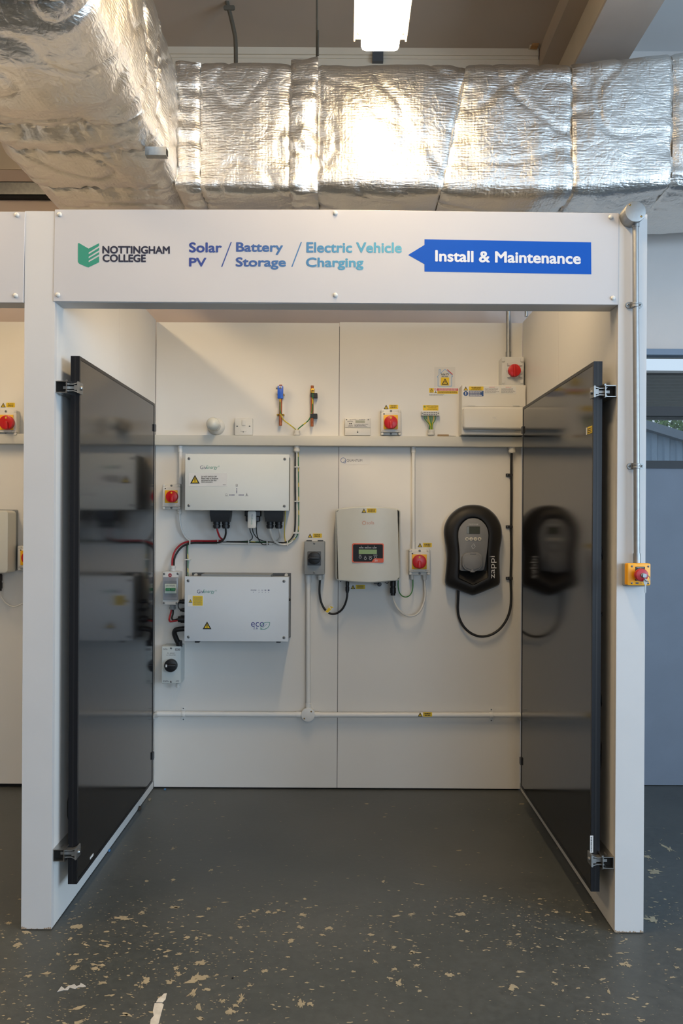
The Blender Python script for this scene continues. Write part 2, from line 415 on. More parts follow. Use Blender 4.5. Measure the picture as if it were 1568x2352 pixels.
# room shell
dX0, dX1, dZ = 1.40, 3.3, 2.20
structure('wall_back', M().box(XL, 0.98, YW, YW+0.2, 0, ZC), wallm,
          'pinkish beige plastered workshop wall behind the training bay', 'wall')
structure('wall_back_right', M().box(0.98, dX0, YW, YW+0.2, 0, ZC).box(dX1, XR, YW, YW+0.2, 0, ZC).box(dX0, dX1, YW, YW+0.2, dZ, ZC), wallr,
          'grey white plastered wall above the far door at right', 'wall')
structure('wall_left', M().box(XL-0.2, XL, YR, YW+0.2, 0, ZC), wallm, 'plastered side wall of the workshop on the left', 'wall')
wy0, wy1, wz0, wz1 = -2.35, 1.25, 0.85, 2.65
structure('wall_right', M().box(XR, XR+0.2, YR, wy0, 0, ZC).box(XR, XR+0.2, wy1, YW+0.2, 0, ZC).box(XR, XR+0.2, wy0, wy1, 0, wz0).box(XR, XR+0.2, wy0, wy1, wz1, ZC), wallr,
          'plastered side wall of the workshop with long windows', 'wall')
structure('wall_rear', M().box(XL-0.2, 0.1, YR-0.2, YR, 0, ZC).box(3.9, XR+0.2, YR-0.2, YR, 0, ZC).box(0.1, 3.9, YR-0.2, YR, 0, wz0).box(0.1, 3.9, YR-0.2, YR, wz1, ZC), wallr,
          'workshop wall with windows behind the photographer', 'wall')
structure('ceiling', M().box(XL-0.2, 1.16, YR-0.2, YW+0.2, ZC, ZC+0.15), ceilm, 'beige painted flat ceiling of the workshop', 'ceiling')
structure('ceiling_right', M().box(1.16, XR+0.2, YR-0.2, YW+0.2, ZC, ZC+0.15), mat('daylit_ceiling', '#dedede', 0.85, var=0.02, vscale=3), 'ceiling right of the steel beam, coloured lighter for daylight', 'ceiling')  # same ceiling plane, daylight on this side put into a lighter base colour
# cornice strip where ceiling and wall meet
structure('trim_1', M().box(XL, 0.97, YW-0.018, YW, ZC-0.035, ZC).box(XL, 0.97, YW-0.010, YW, ZC-0.05, ZC-0.035), cream, 'narrow cream cornice strip between ceiling and wall', 'trim')
structure('wall_upper', M().box(XL, 0.985, YW-0.006, YW, 3.1, ZC-0.05), cream, 'cream painted wall band above the foil duct', 'wall')
# steel roof beam running towards the viewer, with a plaster downstand on its left
bx0, bx1, bz = 1.033, 1.262, 3.40
beam = sgroup('ceiling_beam', 'painted steel roof beam running overhead at the right', 'beam', (bx0, 0, bz))
M().box(bx0, bx1, YR, YW, bz, bz+0.016).build('lower_flange', steelp, beam, 0)
M().box(bx0+0.03, bx0+0.05, YR, YW, bz+0.016, ZC).build('web', cream, beam, 0)
M().box(bx0, bx1, YR, YW, ZC-0.02, ZC-0.002).build('upper_flange', steelp, beam, 0)
structure('trim_2', M().box(0.975, bx0+0.03, YR, YW-0.02, ZC-0.10, ZC), ceilm, 'plaster downstand beside the steel roof beam', 'trim')
br = wthing('broken_plaster', 'broken plaster corner with bare wood beside the ceiling beam', 'plaster', 1232, 105, YP=3.9)
M().poly([(1216, 105), (1221, 88), (1236, 72), (1252, 68), (1248, 82), (1236, 105)], 0.0, 0.04, YP=3.93, bev=0.004).build('plaster_edge', cream, br, 0)
M().poly([(1220, 104), (1225, 95), (1243, 84), (1236, 105)], 0.012, 0.03, YP=3.93).build('wood_lath', wood, br, 0)
M().poly([(1214, 98), (1219, 84), (1228, 78), (1232, 80), (1222, 96)], 0.008, 0.02, YP=3.93).build('crack', dark_gap, br, 0)

# far door with a glazed upper part and what stands outside
YD = YW-0.03
door = sgroup('door_1', 'blue grey door with a glazed upper panel beyond the right partition', 'door', (dX0, YD, 0))
Zg0 = P(1530, 1066, YD)[1]; Zg1 = P(1530, 816, YD)[1]
M().box(dX0, dX1, YD, YD+0.05, 0.004, Zg0-0.022).build('door_leaf', doorblue, door, 0)
M().box(dX0, dX1, YD-0.012, YD+0.05, Zg0-0.022, Zg0+0.016).build('lower_gasket', drk_frame, door, 0)
M().box(dX0, dX1, YD-0.015, YD+0.06, Zg1, dZ).box(dX0, dX0+0.06, YD-0.012, YD+0.06, Zg0+0.016, Zg1).box(dX1-0.06, dX1, YD-0.012, YD+0.06, Zg0+0.016, Zg1).build('window_frame', winframe, door, 0)
zt = P(1530, 944, YD)[1]
M().box(dX0+0.06, dX1-0.06, YD-0.004, YD+0.04, zt-0.025, zt+0.022).build('transom', drk_frame, door, 0)
gl = bpy.data.materials.new('window_glass'); gl.use_nodes = True; nt = gl.node_tree; nt.nodes.remove(nt.nodes['Principled BSDF'])
tr = nt.nodes.new('ShaderNodeBsdfTransparent'); gs = nt.nodes.new('ShaderNodeBsdfGlossy'); gs.inputs['Roughness'].default_value = 0.02
ms = nt.nodes.new('ShaderNodeMixShader'); fr = nt.nodes.new('ShaderNodeFresnel'); fr.inputs[0].default_value = 1.5
tr.inputs[0].default_value = (0.86, 0.92, 0.95, 1)
nt.links.new(fr.outputs[0], ms.inputs[0]); nt.links.new(tr.outputs[0], ms.inputs[1]); nt.links.new(gs.outputs[0], ms.inputs[2])
nt.links.new(ms.outputs[0], nt.nodes['Material Output'].inputs[0])
M().box(dX0+0.06, dX1-0.06, YD+0.012, YD+0.018, Zg0+0.016, zt-0.025).build('pane', gl, door, 0)
M().box(dX0+0.06, dX1-0.06, YD+0.012, YD+0.018, zt+0.022, Zg1).build('pane', gl, door, 0)

structure('ground', M().box(-14, 40, YW+0.2, 60, -0.3, -0.1), mat('yard_ground', '#7d7f78', 0.9, var=0.1), 'paved yard outside the far door', 'ground')
canopy_m = mat('canopy_steel', '#8b8a88', 0.6, var=0.05)
cn = thing('canopy', 'corrugated steel canopy outside above the far door', 'canopy', (3.0, 4.4, 2.0))
pts = []
for i in range(0, 13):
    y = 6.2+i*0.16
    for a, hh in ((0, 0), (0.05, 0), (0.07, 0.045), (0.13, 0.045), (0.16, 0)): pts.append((y+a, 2.50+hh*0.7))
cm = M(); n = len(pts)
cm.add([(x, p[0], p[1]) for x in (1.2, 6.5) for p in pts]+[(x, p[0], p[1]+0.02) for x in (1.2, 6.5) for p in pts],
       [(k, k+1, n+k+1, n+k) for k in range(n-1)]+[(2*n+k, 2*n+k+1, 3*n+k+1, 3*n+k) for k in range(n-1)])
cm.build('roof_sheet', canopy_m, cn, 0)
M().box(1.2, 6.5, 8.15, 8.25, 2.42, 2.56).build('edge_beam', dk_grey, cn, 0)
M().box(6.3, 6.45, 8.15, 8.25, -0.1, 2.42).build('post', dk_grey, cn, 0)
shed_m = mat('blue_grey_cladding', '#8496a8', 0.6, var=0.05)
sh = thing('corrugated_shed', 'pale blue corrugated shed seen through the far door window', 'shed', (9, 20, -0.1))
Ys = 20.0; sm = M(); sx0 = P(1440, 1000, Ys)[0]
prof = []; x = sx0
while x < sx0+9:
    prof += [(x, Ys), (x+0.12, Ys), (x+0.16, Ys+0.05), (x+0.28, Ys+0.05)]; x += 0.32
def shed_top(x): return P(1490, 992, Ys)[1]-(x-P(1490, 992, Ys)[0])*0.30
n = len(prof)
sm.add([(p[0], p[1], -0.1) for p in prof]+[(p[0], p[1], max(shed_top(p[0]), 0.2)) for p in prof], [(k, k+1, n+k+1, n+k) for k in range(n-1)])
sm.build('wall_cladding', shed_m, sh, 0)
M().add([(p[0], p[1]+4, -0.1) for p in prof]+[(p[0], p[1]+4, max(shed_top(p[0]), 0.2)) for p in prof], [(k, k+1, n+k+1, n+k) for k in range(n-1)]).build('wall_cladding', shed_m, sh, 0)
xa, xb = sx0-0.2, sx0+9
M().prism([(xa, shed_top(xa)), (xb, max(shed_top(xb), 0.2)), (xb, max(shed_top(xb), 0.2)+0.22), (xa, shed_top(xa)+0.22)], Ys-0.25, Ys+4.2).build('roof', mat('shed_roof', '#6d7884', 0.6), sh, 0)
leafm = mat('leaf_green', '#5d7a45', 0.6, var=0.25, vscale=3); barkm = mat('bark', '#4b4237', 0.9)
def tree(label, x, y, h, rx, n, seed):
    rs = random.Random(seed); t = thing('tree', label, 'tree', (x, y, -0.1), 'trees outside the far door')
    M().tube([(x, y, -0.1), (x+0.1, y, h*0.4), (x-0.1, y, h*0.8)], 0.14, 8).build('trunk', barkm, t)
    for k in range(5):
        a = rs.uniform(0, 6.3); M().tube([(x, y, h*rs.uniform(0.35, 0.55)), (x+rx*0.4*math.cos(a), y+rx*0.4*math.sin(a), h*0.7), (x+rx*0.75*math.cos(a), y+rx*0.75*math.sin(a), h*0.85)], 0.05, 6).build('branch', barkm, t)
    lm = M()
    for k in range(n):
        a, u, q = rs.uniform(0, 6.283), rs.uniform(-1, 1), rs.random()**0.4
        c = Vector((x+rx*q*math.cos(a)*math.sqrt(1-u*u), y+rx*q*math.sin(a)*math.sqrt(1-u*u), h*0.72+h*0.33*q*u))
        d1 = Vector((rs.uniform(-1, 1), rs.uniform(-1, 1), rs.uniform(-1, 1))).normalized()*0.11; d2 = d1.orthogonal()*rs.uniform(0.4, 0.7)
        lm.add([c-d1, c+d2, c+d1, c-d2], [(0, 1, 2, 3)])
    lm.build('foliage', leafm, t, 0, kind='stuff', recalc=False)
tree('loose leafy tree seen through the far door window at the left', P(1496, 960, 27)[0], 27, 5.4, 1.5, 2600, 3)
tree('rounded leafy tree rising behind the corrugated shed roof', P(1560, 960, 32)[0], 32, 5.4, 2.0, 3000, 5)

# ================================================================== THE TRAINING BAY (partitions, panels, header)
XLi, XLo, XRi, XRo, ZT = -0.934, -1.031, 0.877, 0.969, 2.312
def partition(name, label, xi, xo, seam):
    s = 1 if xo > xi else -1
    g = sgroup(name, label, 'wall', ((xi+xo)/2, YF, 0))
    t = 0.012*s
    core = M(); a, b2 = sorted((xi+t, xo-t)); core.box(a, b2, YF+0.02, YB+0.02, 0.004, ZT-0.004).build('core', dark_gap, g, 0)
    a, b2 = sorted((xi, xo)); M().box(a, b2, YF, YF+0.0195, 0.003, ZT).build('end_board', board_edge, g, 0)
    for u0, u1 in ((xi, xi+t), (xo-t, xo)):
        a, b2 = sorted((u0, u1))
        for y0, y1 in ((YF+0.0197, seam-0.0008), (seam+0.0008, YB-0.001)):
            M().box(a, b2, y0, y1, 0.003, ZT).build('panel', board, g, 0)
    x0, x1 = sorted((xi, xo)); we = M()
    for k in range(16):
        x = x0+(x1-x0)*k/16; hz = random.choice((0.001, 0.0015, 0.003, 0.005)) if 1 < k < 14 else random.uniform(0.004, 0.012)
        we.add([(x, YF-0.0006, 0.003), (x+(x1-x0)/16, YF-0.0006, 0.003), (x+(x1-x0)/16*0.8, YF-0.0006, 0.003+hz), (x+(x1-x0)/16*0.1, YF-0.0006, 0.003+hz*0.8)], [(0, 1, 2, 3)])
    we.build('worn_edge', mat('bare_chipboard', '#a08a72', 0.9, var=0.15), g, 0, kind='stuff', recalc=False)
    return g
partition('wall_partition_left', 'white partition at the left of the bay, ending in a plain post', XLi, XLo, 3.245)
partition('wall_partition_right', 'white partition at the right of the bay, carrying the steel conduit', XRi, XRo, 3.22)
g = sgroup('wall_bay', 'white two-panel back wall of the training bay', 'wall', (0, YB, 0))
xs = P(776.5, 1300, YB)[0]
M().box(XLi+0.002, xs-0.0012, YB, YB+0.015, 0.008, P(570, 741, YB)[1]).build('panel', board, g, 0)
M().box(xs+0.0012, XRi-0.002, YB, YB+0.015, 0.008, P(990, 741, YB)[1]).build('panel', board, g, 0)
M().box(XLi+0.003, XRi-0.003, YB+0.0155, YB+0.05, 0.004, 2.29).build('core', dark_gap, g, 0)
g = sgroup('wall_neighbour_bay', 'white back wall of the neighbouring bay at the left edge', 'wall', (-2, YB, 0))
M().box(-1.95, XLo-0.002, YB, YB+0.015, 0.02, 2.30).build('panel', board, g, 0)
M().box(-2.9, -1.953, YB, YB+0.015, 0.02, 2.30).build('panel', board, g, 0)
M().box(-2.9, XLo-0.003, YB+0.0155, YB+0.05, 0.004, 2.29).build('core', dark_gap, g, 0)
partition('wall_partition_far_left', 'white partition closing the neighbouring bay outside the view', -2.9, -2.997, 3.245)

# headers behind the signs
zh0 = P(770, 697, YF)[1]; zh1 = ZT-0.004
structure('trim_3', M().box(XLi+0.001, XRi-0.001, YF+0.004, YF+0.078, zh0, zh1), board_edge, 'white header rail behind the long sign', 'header')
structure('trim_4', M().box(-2.9, XLo-0.001, YF+0.004, YF+0.078, zh0, zh1), board_edge, 'white header rail of the neighbouring bay', 'header')

# the main sign
sg = thing('header_sign', 'long pale grey sign with a blue arrow above the training bay', 'sign', (0, YF, P(770, 697, YF)[1]))
Ysn = YF-0.003; tsn = 0.0065
pts = [P(122, 692, Ysn), (P(1419, 700, Ysn)), P(1421, 489.5, Ysn), P(770, 481.5, Ysn), P(126, 481, Ysn)]
M().prism(pts, Ysn, Ysn+tsn, 0.0008, 1).build('board', signm, sg, 0)
stud0 = None
for px, py in ((137, 493), (770, 490), (1402, 499), (133, 677.5), (770, 678), (1407, 685)):
    x, z = P(px, py, Ysn); R = 0.0075
    stud0 = M().lathe((x, Ysn, z), [(0.002, -0.0065), (R*0.6, -0.006), (R*0.92, -0.004), (R, -0.0015), (R, 0)], n=16).build('stud_cap', white_pl, sg, 60)
DS = dict(YP=YF, d=0.0036)
navy = mat('sign_navy_ink', '#20243a', 0.5, var=0); shield_g = mat('sign_green', '#2c8a74', 0.5, var=0); sblue = mat('sign_blue', '#0050b0', 0.6, var=0, spec=0.25)
lettering('NOTTINGHAM', 235, 565, 390, 583, m=navy, parent=sg, bold=0.035, tilt=0.004, **DS)
lettering('COLLEGE', 235.5, 584, 335, 602, m=navy, parent=sg, bold=0.035, tilt=0.004, **DS)
q = M(); c3 = lambda a, b: (a/2, 450+b/2)
q.poly([c3(*p) for p in ((362, 216), (407, 242), (407, 328), (398, 326), (364, 311), (358, 303), (358, 219))], 0.0036, 0.0004, YP=YF)
for a0, a1, b0, b1 in ((242, 260, 217, 229), (268, 279, 238, 249), (287, 297, 258, 268), (305, 328, 277, 304)):
    q.poly([c3(*p) for p in ((406.5, a0), (455, b0), (455, b1), (406.5, a1))], 0.0036, 0.0004, YP=YF)
q.build('shield_emblem', shield_g, sg, 0)
def grad(name, stops, x0, x1):
    m = bpy.data.materials.new(name); m.use_nodes = True; nt = m.node_tree; bb = nt.nodes['Principled BSDF']; bb.inputs['Roughness'].default_value = 0.5
    tc = nt.nodes.new('ShaderNodeNewGeometry'); sx = nt.nodes.new('ShaderNodeSeparateXYZ'); nt.links.new(tc.outputs['Position'], sx.inputs[0])
    mr = nt.nodes.new('ShaderNodeMapRange'); mr.inputs[1].default_value = x0; mr.inputs[2].default_value = x1; nt.links.new(sx.outputs['X'], mr.inputs[0])
    cr = nt.nodes.new('ShaderNodeValToRGB'); e = cr.color_ramp.elements
    e[0].color = lin(stops[0]); e[1].color = lin(stops[-1])
    for i, s in enumerate(stops[1:-1]): k = e.new((i+1)/(len(stops)-1)); k.color = lin(s)
    nt.links.new(mr.outputs[0], cr.inputs[0]); nt.links.new(cr.outputs[0], bb.inputs['Base Color']); return m
gink = grad('sign_gradient_print', ['#2c3f86', '#35538f', '#3a6fa0', '#4791b0', '#5aa6b8'], P(434, 590, YF)[0], P(922, 590, YF)[0])
for s_, a in (('Solar', (434, 556.5, 509.5, 580)), ('PV', (434, 592, 474, 612.5)), ('Battery', (542, 556.5, 650, 585)), ('Storage', (541, 591, 656.5, 619)),
              ('Electric Vehicle', (703.5, 556.5, 922.5, 580.5)), ('Charging', (702.5, 591.5, 834.5, 620))):
    lettering(s_, *a, m=gink, parent=sg, bold=0.028, tilt=0.003, **DS)
for a, b2 in ((531, 509), (692, 670)):
    M().poly([(a-1.6, 556), (a+1.2, 556), (b2+1.4, 613), (b2-1.4, 613)], 0.0036, 0.0004, YP=YF).build('slash', gink, sg, 0)
M().poly([(937, 585.5), (974.5, 562.5), (974.5, 549.5), (1357, 556.5), (1357.5, 630), (974.5, 623.5), (974.5, 606.5)], 0.0036, 0.0004, YP=YF).build('arrow_block', sblue, sg, 0)
sw = mat('sign_white_print', '#d6d8dc', 0.5, var=0)
lettering('Install & Maintenance', 999, 577.5, 1333.5, 604, d=0.0042, m=sw, parent=sg, bold=0.03, tilt=0.018, YP=YF)
# neighbouring sign, only its end in view
sg2 = thing('header_sign', 'blank end of the next sign at the left edge', 'sign', (-2, YF, zh0))
xe0 = P(53, 695, Ysn)[0]; xe1 = P(57.5, 487, Ysn)[0]; z0 = P(30, 695, Ysn)[1]; z1 = P(30, 486, Ysn)[1]
M().prism([(-2.89, z0), (xe0, z0), (xe1, z1), (-2.89, z1)], Ysn, Ysn+tsn, 0.0008, 1).build('board', signm, sg2, 0)
for px, py in ((39, 494), (36, 679)):
    x, z = P(px, py, Ysn); R = 0.0075
    M().lathe((x, Ysn, z), [(0.002, -0.0065), (R*0.6, -0.006), (R*0.92, -0.004), (R, -0.0015), (R, 0)], n=16).build('stud_cap', white_pl, sg2, 60)

# ================================================================== OVERHEAD
foil = bpy.data.materials.new('wrinkled_foil'); foil.use_nodes = True; nt = foil.node_tree; b = nt.nodes['Principled BSDF']
b.inputs['Base Color'].default_value = lin('#e2dfda'); b.inputs['Metallic'].default_value = 1.0
tc = nt.nodes.new('ShaderNodeTexCoord')
mp = nt.nodes.new('ShaderNodeMapping'); mp.inputs['Scale'].default_value = (9, 9, 60); nt.links.new(tc.outputs['Object'], mp.inputs['Vector'])
na = nt.nodes.new('ShaderNodeTexNoise'); na.inputs['Scale'].default_value = 3.0; na.inputs['Detail'].default_value = 5; nt.links.new(mp.outputs[0], na.inputs['Vector'])
mp2 = nt.nodes.new('ShaderNodeMapping'); mp2.inputs['Scale'].default_value = (26, 26, 16); nt.links.new(tc.outputs['Object'], mp2.inputs['Vector'])
nb = nt.nodes.new('ShaderNodeTexNoise'); nb.inputs['Scale'].default_value = 1.0; nb.inputs['Detail'].default_value = 8; nb.inputs['Distortion'].default_value = 1.6; nt.links.new(mp2.outputs[0], nb.inputs['Vector'])
wv = nt.nodes.new('ShaderNodeTexWave'); wv.bands_direction = 'Z'; wv.inputs['Scale'].default_value = 26; wv.inputs['Distortion'].default_value = 3; nt.links.new(tc.outputs['Object'], wv.inputs['Vector'])
wx = nt.nodes.new('ShaderNodeTexWave'); wx.bands_direction = 'X'; wx.inputs['Scale'].default_value = 24; wx.inputs['Distortion'].default_value = 2; nt.links.new(tc.outputs['Object'], wx.inputs['Vector'])
vo = nt.nodes.new('ShaderNodeTexVoronoi'); vo.feature = 'DISTANCE_TO_EDGE'; vo.inputs['Scale'].default_value = 11; vo.inputs['Randomness'].default_value = 1
dn = nt.nodes.new('ShaderNodeTexNoise'); dn.inputs['Scale'].default_value = 5; dn.inputs['Detail'].default_value = 4
nt.links.new(tc.outputs['Object'], dn.inputs['Vector'])
va = nt.nodes.new('ShaderNodeVectorMath'); va.operation = 'MULTIPLY_ADD'; va.inputs[1].default_value = (0.35, 0.35, 0.35)
nt.links.new(dn.outputs['Color'], va.inputs[0]); nt.links.new(tc.outputs['Object'], va.inputs[2]); nt.links.new(va.outputs[0], vo.inputs['Vector'])
def madd(a, fa, b_, fb):
    m1 = nt.nodes.new('ShaderNodeMath'); m1.operation = 'MULTIPLY'; m1.inputs[1].default_value = fa; nt.links.new(a, m1.inputs[0])
    m2 = nt.nodes.new('ShaderNodeMath'); m2.operation = 'MULTIPLY_ADD'; m2.inputs[1].default_value = fb; nt.links.new(b_, m2.inputs[0]); nt.links.new(m1.outputs[0], m2.inputs[2]); return m2.outputs[0]
mn = nt.nodes.new('ShaderNodeMath'); mn.operation = 'MINIMUM'; mn.inputs[1].default_value = 0.12; nt.links.new(vo.outputs['Distance'], mn.inputs[0])
h = madd(na.outputs[0], 0.40, nb.outputs[0], 0.45); h = madd(h, 1.0, wv.outputs['Fac'], 0.035); h = madd(h, 1.0, wx.outputs['Fac'], 0.03); h = madd(h, 1.0, mn.outputs[0], 0.6)
bp = nt.nodes.new('ShaderNodeBump'); bp.inputs['Strength'].default_value = 0.55; bp.inputs['Distance'].default_value = 0.012
nt.links.new(h, bp.inputs['Height']); nt.links.new(bp.outputs[0], b.inputs['Normal'])
b.inputs['Roughness'].default_value = 0.34

def sweep_section(parent, axis, lo, hi, c0, c1, z0, z1, rad, seed, bulge=0.012, gather=0.006, step=0.012, sagz=0.0, lift=0.0, name='duct_section', med=1.0, pinch=0.006):
    """one wrapped length of duct: rounded rectangle (c0..c1 x z0..z1) swept from lo to hi; lo/hi may depend on the height"""
    n0 = Vector((seed*3.7, seed*1.3, seed*2.1))
    base = rr(c0, z0, c1, z1, rad, 6); per = []
    for i in range(len(base)):
        a, b2 = Vector(base[i]), Vector(base[(i+1) % len(base)]); k = max(1, int((b2-a).length/0.014))
        for j in range(k): per.append(a.lerp(b2, j/k))
    m = len(per); nor = []
    for i in range(m):
        t = (per[(i+1) % m]-per[i-1]).normalized(); nor.append(Vector((t.y, -t.x)))
    L = (hi(0.5) if callable(hi) else hi)-(lo(0.5) if callable(lo) else lo); ns = max(6, int(L/step)); R = []
    for s_ in range(ns+1):
        u = s_/ns; ring = []
        for i in range(m):
            q = per[i]; nn = nor[i]; fz = (q.y-z0)/(z1-z0)
            l0 = lo(fz) if callable(lo) else lo; l1 = hi(fz) if callable(hi) else hi
            l = l0+(l1-l0)*u; dl = min(l-l0, l1-l)
            fc = (q.x-c0)/(c1-c0)
            side = (4*fz*(1-fz) if abs(nn.x) > 0.7 else 4*fc*(1-fc))
            pos = Vector((l, q.x, q.y))+n0
            d = bulge*math.sin(math.pi*u)**0.6*max(side, 0.0)
            d -= pinch*math.exp(-(dl/0.010)**2)
            sp = i/m*2.2
            d += gather*math.exp(-dl/0.05)*noise.noise(Vector((sp*26, l*5, seed)))*1.6
            d += med*(0.007*noise.noise(pos*3.2)+0.0045*noise.noise(Vector((pos.x*9, pos.y*9, pos.z*5)))+0.0016*noise.turbulence(pos*17, 2, False))
            d += 0.0065*med*max(noise.noise(Vector((l*11+seed, q.x*1.5, q.y*1.6+l*0.8)))-0.05, 0)*(1.2-0.8*fz)+0.0035*noise.noise(Vector((l*30, q.x*6, q.y*3)))*math.exp(-dl/0.12)
            cr_ = noise.noise(pos*4.3+Vector((5, 1, 2))); d -= 0.006*med*math.exp(-(cr_/0.045)**2)
            a, zz = q.x+nn.x*d, q.y+nn.y*d+lift*(l-l0)
            if nn.y < -0.3: zz -= sagz*math.sin(math.pi*u)*max(4*fc*(1-fc), 0)
            ring.append((l, a, zz) if axis == 'X' else (a, l, zz))
        R.append(ring)
    return M().rings(R).build(name, foil, parent, 0 if False else 60)
dz0, dz1, dyf, dyb = 2.672, 3.205, 3.20, 3.80
du = thing('ventilation_duct', 'crumpled silver foil wrapped ventilation duct above the bay', 'duct', (0, 3.5, dz0))
slant = lambda fz: 0.391+(0.492-0.391)*fz
sweep_section(du, 'X', -0.70, -0.595, dyf, dyb, dz0, dz1, 0.03, 1, gather=0.012)
sweep_section(du, 'X', -0.595, -0.228, dyf, dyb, dz0, dz1, 0.04, 2, bulge=0.010)
sweep_section(du, 'X', -0.228, -0.116, dyf-0.008, dyb, dz0-0.01, dz1+0.01, 0.035, 3, gather=0.014, med=1.5)
sweep_section(du, 'X', -0.116, slant, dyf, dyb, dz0, dz1, 0.05, 4, bulge=0.022, sagz=0.01)
sweep_section(du, 'X', slant, 0.924, dyf, dyb, dz0-0.005, dz1+0.005, 0.05, 5, bulge=0.016, sagz=0.01)
sweep_section(du, 'X', 0.924, 1.333, dyf, dyb, dz0-0.005, dz1+0.015, 0.05, 6, bulge=0.012, lift=0.08)
sweep_section(du, 'X', 1.333, 2.6, dyf, dyb, dz0+0.03, dz1+0.05, 0.05, 7, bulge=0.02, lift=0.06, step=0.016)
bX0, bX1 = -1.285, -0.692
for lo_, hi_, k, bu, ga, sg_ in ((0.4, 2.05, 11, 0.03, 0.010, 0.02), (2.05, 2.66, 12, 0.035, 0.016, 0.03), (2.66, 2.87, 13, 0.015, 0.016, 0.012), (2.87, 3.20, 14, 0.012, 0.012, 0.0), (3.20, 3.84, 15, 0.008, 0.008, 0.0)):
    sweep_section(du, 'Y', lo_, hi_, bX0, bX1, dz0, dz1, 0.075, k, bulge=bu, gather=ga, sagz=sg_, med=1.4)
st = wthing('strut_end', 'short grey steel strut end poking out under the foil duct', 'strut', 371, 352, YP=2.86)
x, z = P(371, 346, 2.84)
M().box(-0.73, x+0.015, 2.845, 2.875, z-0.013, z+0.017).build('channel', steel, st, 0)
M().box(x+0.0155, x+0.017, 2.85, 2.87, z-0.008, z+0.012).build('channel_mouth', dark_gap, st, 0)

# fluorescent batten
lampm = emis('lit_diffuser', LAMP_COL, LAMP_STR)
def batten(name, label, xc, ye, ln, zb, group='fluorescent ceiling lights'):
    t = thing(name, label, 'light', (xc, ye, zb), group)
    hw = 0.098
    tray = M(); prof = [(-hw, 0.030), (-hw, 0.022), (-hw+0.025, 0.030), (-hw+0.03, 0.075), (hw-0.03, 0.075), (hw-0.025, 0.030), (hw, 0.022), (hw, 0.030)]
    tray.box(xc-hw, xc+hw, ye-ln, ye, zb+0.030, zb+0.036).box(xc-hw, xc-hw+0.006, ye-ln, ye, zb+0.022, zb+0.030).box(xc+hw-0.006, xc+hw, ye-ln, ye, zb+0.022, zb+0.030).box(xc-hw+0.03, xc+hw-0.03, ye-ln, ye, zb+0.036, zb+0.085)
    tr_ = tray.build('tray', white_pl, t, 0)
    for sx in (-1, 1):
        M().lathe((xc+sx*0.082, ye-0.035, zb+0.029), [(0.004, -0.003), (0.004, 0.002)], 'Z', 8).build('screw', dk_grey, tr_, 40)
    dw = hw-0.028; R = []
    for y, k in ((ye-ln+0.01, 0.75), (ye-ln+0.03, 1), (ye-0.03, 1), (ye+0.002, 0.95), (ye+0.008, 0.8)):
        R.append([(xc+px_*(1 if k > 0.9 else 0.97), y, zb+0.030-pz*k) for px_, pz in ((-dw, 0), (-dw, 0.028), (-dw+0.006, 0.040), (-dw+0.02, 0.044), (dw-0.02, 0.044), (dw-0.006, 0.040), (dw, 0.028), (dw, 0))])
    M().rings(R[:4], True, True).build('diffuser', lampm, t, 50)
    for sx in (-0.5, 0.5):
        pass
    for y in (ye-0.35, ye-ln+0.35):
        M().tube([(xc, y, zb+0.08), (xc, y, ZC)], 0.008, 8, 0).build('hanger_rod', rod_steel, t)
    return t
batten('ceiling_light', 'lit fluorescent batten hanging above the foil duct', P(872.5, 105, 2.9)[0], 2.90, 1.55, 3.075)
batten('ceiling_light', 'lit fluorescent batten over the neighbouring bay outside the view', -1.92, 2.90, 1.55, 3.075)
batten('ceiling_light', 'lit fluorescent batten behind the photographer', 0.1325, -1.4, 1.55, 3.075)
wb = wthing('wall_bracket', 'small dark steel bracket on the wall behind the ceiling light', 'bracket', 867, 138, YP=YW)
M().plate(855, 116, 880, 140, 0.03, 0.024, YP=YW).build('plate', dk_grey, wb, 0)

# bent conduit, thin rod and steel rail near the ceiling
cdt = wthing('bent_conduit', 'dark bent steel conduit dropping from the ceiling behind the duct', 'conduit', 541, 150, YP=3.6)
M().pipe([(512, -40, 0), (520, 0, 0), (529, 35, 0), (538, 75, 0), (541, 105, 0), (541.5, 190, 0)], 0.0095, YP=3.62, n=12).build('pipe', rod_steel, cdt)
M().plate(513, 12, 539, 22, 0.012, 0.008, r=4, YP=3.62).build('saddle', rod_steel, cdt, 0)
rod = wthing('hanger_rod', 'thin steel hanger rod holding the foil duct', 'rod', 727, 150, YP=3.4)
M().pipe([(727.5, -60, 0), (727.5, 70, 0), (727, 150, 0)], 0.0042, YP=3.42, n=8, smooth=0).build('rod', rod_steel, rod)
M().pipe([(730, 70, 0), (730, 128, 0)], 0.0040, YP=3.415, n=8, smooth=0).build('coupler', rod_steel, rod)
rl = wthing('steel_rail', 'galvanised steel rail along the wall under the duct at left', 'rail', 50, 456, YP=3.9)
xa, xb = -2.9, -1.16; yr = 3.935; zc1 = P(50, 417, yr)[1]; zc0 = P(50, 446, yr)[1]
M().box(xa, xb, yr, yr+0.004, zc0, zc1).box(xa, xb, yr, YW-0.007, zc1-0.004, zc1).box(xa, xb, yr+0.004, YW-0.007, zc0, zc0+0.004).build('channel', steel, rl, 0)
M().box(xa, xb, yr+0.012, YW-0.007, zc0-0.014, zc0-0.001).build('gap_shade', dark_gap, rl, 0)  # dark strip standing in for the shade of the gap under the rail

